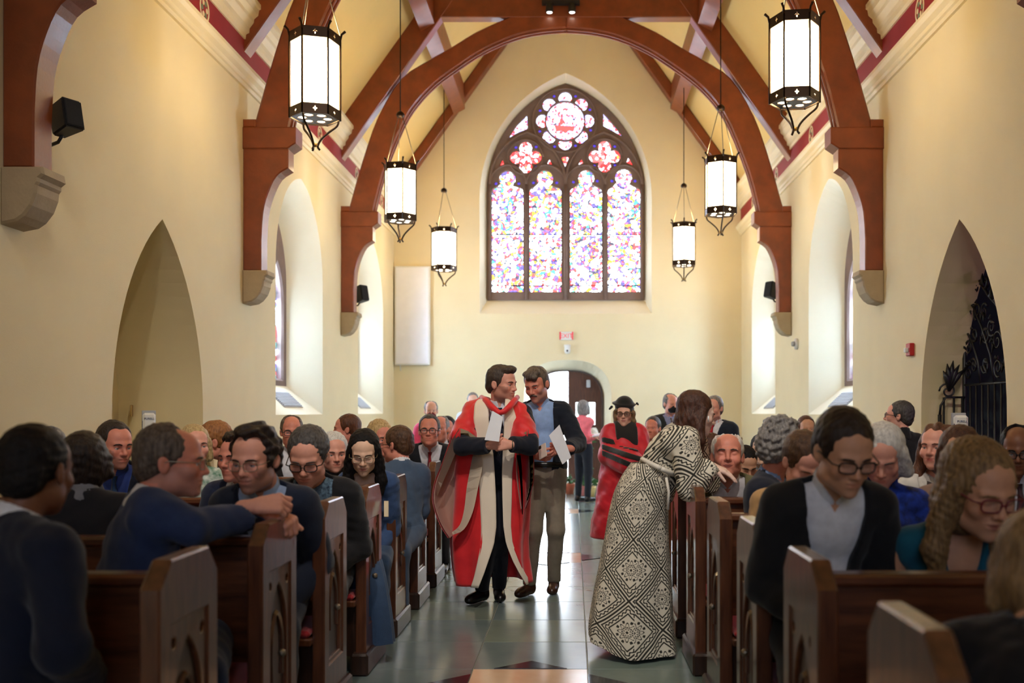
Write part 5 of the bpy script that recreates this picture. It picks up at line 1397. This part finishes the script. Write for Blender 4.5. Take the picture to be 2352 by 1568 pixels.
# ================================================================== left pews
person('dark skinned man with cropped black hair in a navy suit, back turned, front left corner', (84, 1084), 2.95, yaw=176, pitch=6, byaw=150, lean=14, size=1.08, tone='brown', hair=('crop', 'black'), colour=(18, 26, 46), shirt=WHITE, detail=2, w=1.2, belly=.4)
person('person with dark brown hair in a dark coat, back turned, beside the navy suited man', (196, 1064), 4.45, yaw=-168, byaw=-160, lean=14, size=1.08, tone='fair', hair=('bobshort', 'darkbrown'), colour=(26, 26, 32), shirt=(120, 122, 130))
person('balding grey haired person half hidden behind dark heads at far left', (108, 1042), 5.4, row=3, yaw=8, pitch=18, lean=10, tone='ruddy', hair=('balding', 'grey'), colour=(40, 44, 60), eyes='down')
person('dark haired man with a goatee in a navy suit, head turned aside', (264, 1024), 5.9, yaw=52, pitch=8, byaw=10, lean=6, tone='ruddy', hair=('receding', 'darkbrown'), beard=((110, 86, 74), .5), colour=(24, 28, 44), shirt=(60, 80, 150), tie=(40, 70, 110), size=1.1)
LHb = ((wx(585, 1162, 3.88), (1, .15, .10), (-.05, -.75, .66), -1), dict(curl=((50, 50, 30), (54, 52, 30), (58, 54, 30), (62, 56, 30)), thumb=15, s=1.16, h=.0034, tone='pink'))
RHb = ((wx(618, 1178, 3.98), (.92, -.12, -.40), (.42, -.4, .8), -1), dict(curl=((58, 60, 40), (62, 60, 40), (66, 60, 40), (70, 60, 40)), thumb=20, s=1.16, h=.0034, tone='pink'))
person('grey haired man in a blue suit twisted round, arm along the pew end', (394, 1062), 3.78, yaw=104, pitch=4, byaw=118, lean=16, blean=6, size=1.10, tone='ruddy', hair=('balding_side', 'greybrown'), beard=((150, 130, 120), .35), specs='wire', colour=(46, 62, 100), shirt=WHITE, detail=2, w=1.05, belly=.5,
    arms=[(wx(345, 1165, 3.62), wx(440, 1212, 3.62), wx(566, 1184, 3.86)), (wx(340, 1165, 3.98), wx(450, 1215, 4.1), wx(612, 1174, 3.99))], hands=[LHb, RHb], legs=[(np.array((-1.62, 3.88, .57)), np.array((-1.50, 3.43, .55)), np.array((-1.50, 3.42, .09))), (np.array((-1.44, 3.86, .57)), np.array((-1.28, 3.40, .56)), np.array((-1.28, 3.42, .09)))])
person('white haired woman in a green and white print top, behind the blue suited man', (447, 1025), 6.4, yaw=35, lean=6, sex='f', tone='pink', hair=('bob', 'blond'), top='shirt', colour=(226, 230, 220), top2=(60, 120, 90))
person('reddish blond man in profile, face lowered over a tan booklet', (489, 1016), 6.9, yaw=-72, pitch=10, byaw=-20, lean=8, tone='ruddy', hair=('short', 'redblond'), colour=(40, 40, 42), shirt=WHITE, size=1.1)
sheet('programme', [wx(474, 1082, 6.5), wx(497, 1086, 6.5), wx(500, 1056, 6.55), wx(476, 1050, 6.55)], .002, TANP, 'tan booklet held by the reddish blond man', 'booklet')
person('man in a blue suit mostly hidden behind the curly haired man', (546, 1052), 5.5, yaw=-20, pitch=4, lean=6, tone='ruddy', hair=('curly', 'darkbrown'), colour=(28, 38, 66), shirt=WHITE)
person('curly dark haired man in a navy suit with rimless glasses', (587, 1056), 4.3, yaw=-10, pitch=12, byaw=4, lean=12, size=1.12, tone='pink', hair=('curly', 'darkbrown'), colour=NAVY, shirt=(176, 196, 226), tie=(46, 26, 44), detail=2, specs='wire', beard=((96, 74, 64), .5), w=.90, jaw=.95)
person('bald man with black rimmed glasses in a dark jacket', (670, 992), 8.3, yaw=18, pitch=4, lean=4, tone='ruddy', hair=('balding', 'greybrown'), specs='black', colour=(34, 32, 32), shirt=WHITE, size=1.08)
person('heavy set woman with pulled back hair and glasses reading, black cardigan', (708, 1050), 5.1, yaw=2, pitch=24, lean=16, size=1.16, sex='f', tone='pink', hair=('tied', 'darkgrey'), specs='black', eyes='down', top='cardigan', colour=(26, 26, 30), shirt=(30, 40, 62), top2=(120, 150, 170), detail=2, w=1.05, belly=.8, jaw=1.15, pose='read')
sheet('hymnal', [wx(690, 1170, 4.86), wx(730, 1172, 4.86), wx(728, 1160, 4.95), wx(692, 1158, 4.95)], .02, mat('hymnal_red', (120, 24, 32), .5), 'red hymnal open before the woman in the black cardigan', 'book')
person('white haired woman with short straight hair in the left pews', (767, 1040), 6.9, yaw=24, pitch=8, lean=6, sex='f', tone='pink', hair=('cap', 'white'), top='sweater', colour=(60, 60, 66), size=1.08)
person('short haired man in profile facing the left wall', (796, 986), 8.9, yaw=-82, pitch=2, byaw=-60, lean=2, tone='ruddy', hair=('short', 'auburn'), colour=(60, 64, 76), top='shirt', size=1.02)
a_root, ad_ = person('young woman with straight black hair and thin glasses in a blue denim dress', (836, 1040), 6.15, yaw=8, pitch=20, lean=10, size=1.06, sex='f', tone='light', hair=('longstraight', 'black'), eyes='down', specs='wire', top='dress', colour=(58, 82, 124), trousers=(52, 74, 104), detail=2, pose='tuck', w=.90, lips=srgb((170, 70, 74)))
person('fair haired older man with a flushed face, left pews', (874, 1008), 8.0, row=6, yaw=38, pitch=6, lean=6, tone='ruddy', hair=('short', 'blond'), colour=(30, 34, 48), shirt=WHITE, size=1.14, vol=1.3)
person('brown haired man in a grey blue blazer, back half turned, at the aisle', (912, 1022), 7.3, yaw=-116, pitch=4, byaw=-150, lean=10, size=1.06, tone='ruddy', hair=('short', 'brown'), specs='black', colour=(74, 92, 116), shirt=WHITE, pose='tuck', w=.84)
person('grey haired man with glasses and a red tie', (986, 990), 8.9, yaw=4, pitch=-2, lean=2, tone='ruddy', hair=('receding', 'darkgrey'), specs='black', colour=(30, 30, 36), shirt=WHITE, tie=(150, 26, 38), size=1.12)
person('bald man looking out behind the red tie man', (1011, 985), 10.2, yaw=-4, lean=2, tone='ruddy', hair=('balding', 'grey'), colour=(30, 32, 40), size=1.06, detail=0)
person('dark haired person last in the left pews', (1027, 985), 11.0, yaw=0, lean=2, tone='ruddy', hair=('short', 'black'), colour=(30, 30, 36), detail=0)
# her skirt falling past the pew end into the aisle
def skirt2(bm):
    L_ = [(6.05, .60, -1.42, .20), (5.90, .585, -1.36, .20), (5.78, .50, -1.30, .19), (5.74, .38, -1.27, .19), (5.74, .24, -1.26, .20), (5.75, .12, -1.26, .21)]
    rows = []
    for y, z, x, hw2 in bez(L_, 4):
        rows.append([bm.verts.new(Vector((x + hw2 * math.sin(a) * (1 + .08 * math.sin(7 * a)), y - .10 * math.cos(a) * (1 + .2 * math.sin(9 * a + 1)), z)) - Vector(ad_['org'])) for a in np.linspace(-PI, PI, 41)[:-1]])
    for r0, r1 in zip(rows, rows[1:]):
        for j in range(40): bm.faces.new((r0[j], r0[(j + 1) % 40], r1[(j + 1) % 40], r1[j]))
bm_obj('skirt_drape', skirt2, cloth((52, 74, 104)), a_root, True)
sheet('programme', [wx(882, 1186, 5.9), wx(892, 1186, 5.9), wx(892, 1150, 5.95), wx(882, 1150, 5.95)], .003, TANP, 'tan booklet in the lap of the woman in denim', 'booklet')

# ================================================================== right pews
person('dark haired woman facing the leaning woman, behind the bald man', (1622, 1040), 7.0, yaw=-60, pitch=-8, byaw=-20, lean=4, sex='f', tone='tan', hair=('bob', 'chestnut'), top='sweater', colour=(34, 30, 30), size=1.08)
person('smiling bald old man in an olive jacket looking up', (1671, 1048), 6.0, yaw=-8, pitch=-10, byaw=-10, lean=6, size=1.16, tone='ruddy', hair=('balding', 'white'), smile=1.8, eyes='down', top='blazer', colour=(104, 100, 68), shirt=(226, 222, 226), detail=2, belly=.6)
person('young man with black hair and glasses partly hidden by the grey curls', (1748, 1034), 8.7, row=7, yaw=-10, lean=4, tone='light', hair=('short', 'black'), specs='wire', colour=(34, 36, 44), size=1.06)
person('dark haired person low between the bald man and the grey curls', (1712, 1066), 7.9, row=6, yaw=12, pitch=30, lean=14, tone='tan', hair=('short', 'black'), colour=(40, 36, 36), eyes='down')
person('man with curly grey hair in a navy jacket, face turned away', (1795, 1026), 5.2, yaw=132, pitch=6, byaw=60, lean=6, size=1.12, tone='ruddy', hair=('curlyfull', 'grey'), colour=(28, 34, 50), shirt=(150, 176, 220), w=1.1)
person('brown haired woman in a tan sweater bending low over her reading', (1845, 1062), 4.7, yaw=14, pitch=36, lean=24, size=1.06, sex='f', tone='pink', hair=('tied', 'brown'), eyes='down', top='sweater', colour=(206, 164, 112), w=1.05, pose='read')
person('auburn haired person far behind the grey curls', (1852, 986), 10.2, yaw=0, lean=2, tone='tan', hair=('short', 'auburn'), colour=(60, 50, 50), detail=0)
person('man in a black jacket and open white shirt reading with head bowed', (1938, 1040), 3.35, yaw=10, pitch=24, lean=20, size=1.08, tone='tan', hair=('short', 'darkbrown'), colour=(26, 27, 30), top='blazer', shirt=WHITE, detail=2, eyes='down', specs='black', w=.98, pose='read', vol=1.25, vneck=(.0, .22))
person('woman with a white bob and a bright blue scarf, head bowed', (2028, 1048), 4.6, yaw=-22, pitch=28, lean=16, sex='f', tone='pink', hair=('bob', 'white'), eyes='down', top='shirt', colour=(34, 70, 190), top2=(20, 30, 60), size=1.1, vol=1.1)
person('woman with curly auburn hair in a white jacket', (2152, 1028), 5.7, yaw=-42, pitch=0, byaw=-10, lean=4, sex='f', tone='pink', hair=('wavy', 'auburn'), top='cardigan', colour=(226, 222, 214), shirt=(220, 214, 206), size=1.06, lips=srgb((170, 60, 60)), smile=.6)
person('woman with dark brown hair and glasses behind the blonde woman', (2205, 1046), 4.9, yaw=-20, pitch=8, lean=8, sex='f', tone='tan', hair=('bob', 'chestnut'), specs='black', top='sweater', colour=(150, 120, 104), size=1.1)
person('blonde woman with red glasses in a teal dress looking down', (2246, 1124), 3.0, yaw=14, pitch=20, lean=18, size=1.12, sex='f', tone='tan', hair=('longblond', 'darkblond'), eyes='down', specs='red', top='sleeveless', colour=(22, 92, 116), detail=2, vol=1.12, lips=srgb((130, 50, 56)), pose='lap', row=1)
person('bald dark skinned man at the right edge in a dark suit', (2338, 1036), 5.5, row=3, yaw=-24, pitch=10, lean=8, tone='brown', hair=('balding', 'black'), specs='black', colour=(30, 30, 36), shirt=(190, 190, 200), tie=(60, 30, 40), size=1.08)
person('person in black with fair hair bent low in the front right pew', (2385, 1318), 2.28, yaw=165, pitch=25, byaw=150, lean=34, size=1.05, sex='f', tone='tan', hair=('bob', 'darkblond'), top='sweater', colour=(16, 16, 18), detail=1)
sheet('programme', [wx(2128, 1150, 5.3), wx(2152, 1150, 5.3), wx(2150, 1112, 5.35), wx(2130, 1104, 5.35)], .003, mat('dark_booklet', (70, 60, 62), .6), 'dark booklet held before the white jacket', 'booklet')
# ================================================================== small fittings on the walls
def speaker(label, p, yaw, h=.26, w_=.17, tilt=-12):
    t = empty('loudspeaker', p, label=label, cat='loudspeaker', group='black wall loudspeakers')
    t.rotation_euler = (R(tilt), 0, R(yaw))
    def fn(bm):
        lo_ = [(-w_ / 2, -.10), (w_ / 2, -.10), (w_ * .32, .09), (-w_ * .32, .09)]
        a = [bm.verts.new((x, y, -h / 2)) for x, y in lo_]; b_ = [bm.verts.new((x, y, h / 2)) for x, y in lo_]
        bm.faces.new(a[::-1]); bm.faces.new(b_)
        for i in range(4): bm.faces.new((a[i], a[(i + 1) % 4], b_[(i + 1) % 4], b_[i]))
        bmesh.ops.bevel(bm, geom=list(bm.edges), offset=.012, segments=2, affect='EDGES')
    bm_obj('cabinet', fn, BLACKPL, t)
    box('grille', (-w_ / 2 + .012, -.106, -h / 2 + .014), (w_ / 2 - .012, -.098, h / 2 - .014), mat('speaker_cloth', (30, 30, 32), .95, .1, 40, .4, 300), t, .004)
    tube('bracket', [(0, .05, -h / 2), (0, .10, -h / 2 - .03), (0, .22, -h / 2 - .02)], .012, BLACKPL, t, 6)
speaker('black loudspeaker on the left wall beside the nearest post', (XL + .22, 6.62, 3.47), 62, .21, .15)
speaker('black loudspeaker by the farthest left post', (XL + .20, 15.95, 3.40), 55, .26, .17)
speaker('black loudspeaker by the farthest right post', (XR - .20, 15.95, 3.46), -55, .26, .17)
def dispenser(label, p, yaw, pole=True):
    t = empty('hand_sanitiser_stand', (p[0], p[1], 0), yaw, label=label, cat='sanitiser stand', group='hand sanitiser stands'); z = p[2]
    lathe('base', [(.0, 0), (.15, 0), (.15, .012), (.03, .025), (.0, .025)], VENT, t, 20); tube('pole', [(0, .03, .02), (0, .03, z - .1)], .018, VENT, t)
    box('back_plate', (-.055, .0, z - .16), (.055, .045, z + .17), VENT, t, .004)
    def fn(bm):
        add_box(bm, (-.05, -.10, z - .13), (.05, 0, z + .15), .018)
    bm_obj('housing', fn, WHITEPL, t); box('refill_window', (-.03, -.103, z - .04), (.03, -.098, z + .03), mat('dispenser_grey', (150, 156, 160), .3), t)
    text('lettering', 'PURELL', .024, mat('dispenser_blue', (30, 40, 90), .5), t, (0, -.102, z + .10))
    o = text('lettering', 'PURELL', .045, MATS['dispenser_blue'], t, (-.0515, -.05, z + .01), (R(90), R(90), R(-90)))
dispenser('white hand sanitiser dispenser on a stand in front of the empty left arch', (wx(342, 990, 8.3)[0], 8.3, 1.32), R(25))
dispenser('white hand sanitiser dispenser on a stand before the iron gate', (wx(2203, 990, 8.0)[0], 8.0, 1.30), R(-8))
# brass plaque on the back of the left arch
p = at(440, 946, 9.60); t = empty('brass_plaque', (XL - .60, 9.44, 1.49), label='small brass plaque inside the empty left arch', cat='plaque')
t.rotation_euler = (0, 0, R(-72)); box('plate', (-.075, -.004, -.055), (.075, .004, .055), BRASS, t, .003)
for x_ in (-.066, .066):
    for z_ in (-.046, .046): lathe('screw', [(.0, -.001), (.004, -.001), (.004, .002), (.0, .002)], BRONZE, t, 8, (x_, -.006, z_))
# fire alarm and detector on the right wall
t = empty('fire_alarm', (XR - .02, wx(0, 0, 1)[1] * 0 + 9.92, 2.11), label='red fire alarm with strobe on the right wall by the gate arch', cat='fire alarm'); box('housing', (-.03, -.065, -.065), (.018, .065, .065), mat('alarm_red', (176, 20, 28), .4), t, .008); box('strobe', (-.065, -.03, -.03), (-.03, .03, .018), WHITEPL, t, .006)
t = empty('motion_detector', (XR - .02, 15.0, 2.52), label='small white round detector on the right wall between the window bays', cat='detector'); lathe('base', [(.0, -.02), (.085, -.02), (.085, .02), (.0, .02)], WHITEPL, t, 18).rotation_euler = (0, R(90), 0)
o = lathe('lens', [(.0, -.05), (.035, -.04), (.04, 0), (.0, 0)], VENT, t, 12); o.rotation_euler = (0, R(90), 0); o.location = (-.03, 0, 0)
# wrought iron gate in the right arch
GX = XR + .40
gt = empty('iron_gate', (GX, 9.02, 0), label='tall black wrought iron scrollwork gate in the right arch', cat='gate')
def G(y, z, x=0): return Vector((x, y - 9.02, z))
tube('stile', [G(9.60, .02), G(9.60, 3.0)], .022, IRON, gt, 8); tube('stile', [G(8.36, .02), G(8.36, 2.2)], .016, IRON, gt, 8)
for zr in (.15, 1.06, 1.74): tube('rail', [G(9.60, zr), G(8.36, zr)], .013, IRON, gt, 6)
tube('top_rail', bez([G(9.60, 3.0), G(9.40, 2.86), G(9.10, 2.58), G(8.80, 2.40), G(8.36, 2.30)], 4) if False else [G(9.60, 3.0), G(9.42, 2.88), G(9.22, 2.70), G(9.05, 2.56), G(8.85, 2.44), G(8.60, 2.34), G(8.36, 2.30)], .015, IRON, gt, 6)
tube('arched_rail', [G(9.60, 2.62), G(9.40, 2.50), G(9.2, 2.28), G(9.0, 2.0), G(8.92, 1.74)], .012, IRON, gt, 6)
tube('arched_rail', [G(9.60, 2.30), G(9.42, 2.16), G(9.28, 1.96), G(9.22, 1.74)], .012, IRON, gt, 6)
for i in range(9):
    y_ = 9.46 - .137 * i; tube('bar', [G(y_, .15), G(y_, 1.74)], .010, IRON, gt, 6); lathe('collar', [(.0, -.02), (.017, -.015), (.017, .015), (.0, .02)], IRON, gt, 8, (0, y_ - 9.02, 1.06))
def spiral(cy, cz, r0, turns=1.6, flip=1, a0=0.0, n=22):
    return [G(cy + flip * r0 * (1 - .85 * t_) * math.cos(a0 + 2 * PI * turns * t_), cz + r0 * (1 - .85 * t_) * math.sin(a0 + 2 * PI * turns * t_)) for t_ in np.linspace(0, 1, n)]
rs = random.Random(11)
for i, (cy, cz, r_) in enumerate(((9.50, 2.78, .08), (9.36, 2.68, .075), (9.47, 2.50, .09), (9.30, 2.44, .09), (9.14, 2.42, .08), (9.50, 2.10, .08), (9.36, 2.22, .07), (9.38, 1.92, .08), (9.50, 1.86, .08), (9.12, 2.20, .09), (9.12, 1.92, .09), (8.98, 2.26, .09), (8.86, 2.12, .10), (8.84, 1.88, .09), (8.68, 2.16, .09), (8.66, 1.92, .09), (8.50, 2.12, .09), (8.48, 1.88, .08))):
    tube('scroll', spiral(cy, cz, r_, 1.5, 1 if i % 2 else -1, rs.uniform(0, 6.28)), [.012 - .006 * q / 21 for q in range(22)], IRON, gt, 5)
    for q in range(2):
        a = rs.uniform(0, 6.28); e = (cy + r_ * 1.25 * math.cos(a), cz + r_ * 1.25 * math.sin(a))
        tube('leaf', [G(cy + r_ * .8 * math.cos(a), cz + r_ * .8 * math.sin(a)), G((cy + e[0]) / 2 + .02, (cz + e[1]) / 2 + .03, -.012), G(*e, -.02)], [.006, .020, .004], IRON, gt, 5)
for i, (cy, cz) in enumerate(((9.52, 3.06), (9.44, 2.98), (9.30, 2.86), (9.12, 2.68), (8.92, 2.54))):
    tube('finial', spiral(cy, cz, .06, 1.2, 1, 2.0, 14), [.018 - .008 * q / 13 for q in range(14)], IRON, gt, 5)
    tube('leaf', [G(cy, cz - .05), G(cy + .03, cz, -.02), G(cy - .01, cz + .09, -.03)], [.008, .028, .004], IRON, gt, 5)
# the low leaf folded against the arch reveal
t = empty('gate_side_rail', (XR + .20, 9.56, 0), label='low iron side rail with scrolled leaf crest beside the gate', cat='rail')
for x_ in (-.02, .08, .16): tube('bar', [(x_, 0, .02), (x_, 0, 1.62)], .011, IRON, t, 6)
tube('post', [(-.06, 0, .02), (-.06, 0, 1.45)], .020, IRON, t, 8); tube('rail', [(-.06, 0, 1.45), (-.05, 0, 1.54), (.0, 0, 1.62), (.19, 0, 1.62)], .012, IRON, t, 6); tube('rail', [(-.06, 0, .3), (.19, 0, .3)], .012, IRON, t, 6)
tube('scroll', [Vector((q.y + .02, 0, q.z)) for q in [v - G(9.02, 0) for v in spiral(9.02, 1.68, .085, 1.5, -1, 0)]], .010, IRON, t, 5)
for dx, dz in ((.10, .26), (.04, .30), (.16, .22), (-.06, .20), (-.02, .27)): tube('leaf', [(.03, 0, 1.68), (.03 + dx * .5, -.02, 1.70 + dz * .6), (.03 + dx, -.01, 1.68 + dz)], [.012, .030, .004], IRON, t, 5)
# stained glass seen in the side room
o = pane(arch(7.35, .25, 1.2, 2.3, 2.7, 8), stained('stained_glass_side_room', 10.0, (.12, .2, .9), [(.8, .05, .08), (.05, .05, .5), (.9, .95, 1), (.8, .05, .05)], 8, .06, .4), sr, XR + 2.39, M_YZ)
# ------------------------------------------------------------------ potted flowers by the door
LEAFG = mat('leaf_green', (60, 110, 60), .5, .3, 12, .1, 60); PETW = mat('lily_white', (240, 238, 226), .6, .04, 6)
def lily(label, p, h, pot, tilt=0):
    t = empty('potted_lily', p, label=label, cat='potted plant', group='potted flowers by the door'); rr = random.Random(int(p[0] * 100))
    lathe('pot', [(.0, 0), (.07, 0), (.10, .17), (.105, .19), (.09, .19), (.085, .16), (.0, .16)], pot, t, 14)
    tube('stem', [(0, 0, .16), (.01, 0, h * .6), (.02, -.02, h)], .008, LEAFG, t, 6)
    for i in range(14):
        a = rr.uniform(0, 6.28); z = .18 + (h - .25) * i / 14; L_ = .16
        def fn(bm):
            v = [bm.verts.new((q[0] * math.cos(a) - q[1] * math.sin(a), q[0] * math.sin(a) + q[1] * math.cos(a), z + q[2])) for q in ((0, -.006, 0), (L_ * .5, -.018, .06), (L_, 0, .02), (L_ * .5, .018, .06), (0, .006, 0))]
            bm.faces.new(v); bmesh.ops.solidify(bm, geom=list(bm.faces), thickness=.003)
        bm_obj('leaf', fn, LEAFG, t)
    if h > .4:
        for i in range(3):
            a = rr.uniform(0, 6.28); o_ = lathe('flower', [(.0, 0), (.012, .0), (.02, .07), (.05, .12), (.085, .135), (.05, .115), (.0, .02)], PETW, t, 12); o_.location = (.02, -.02, h - .02); o_.rotation_euler = (R(75), 0, a)
FOIL = lambda n, c: mat('foil_' + n, c, .35, .15, 14, .3, 60)
lily('tall white lily in a pot beside the door', (at(1352, 0, 17.6).x, 17.6, 0), 1.10, FOIL('white', (226, 220, 224)))
lily('potted plant wrapped in pink foil by the door', (at(1340, 0, 17.3).x, 17.2, 0), .36, FOIL('pink', (240, 150, 150)))
lily('potted plant wrapped in yellow foil by the door', (at(1349, 0, 17.0).x + .05, 16.9, 0), .34, FOIL('yellow', (236, 204, 130)))
lily('terracotta pot of green leaves by the door', (at(1308, 0, 17.6).x, 17.5, 0), .36, mat('terracotta', (176, 96, 66), .7, .1, 8))
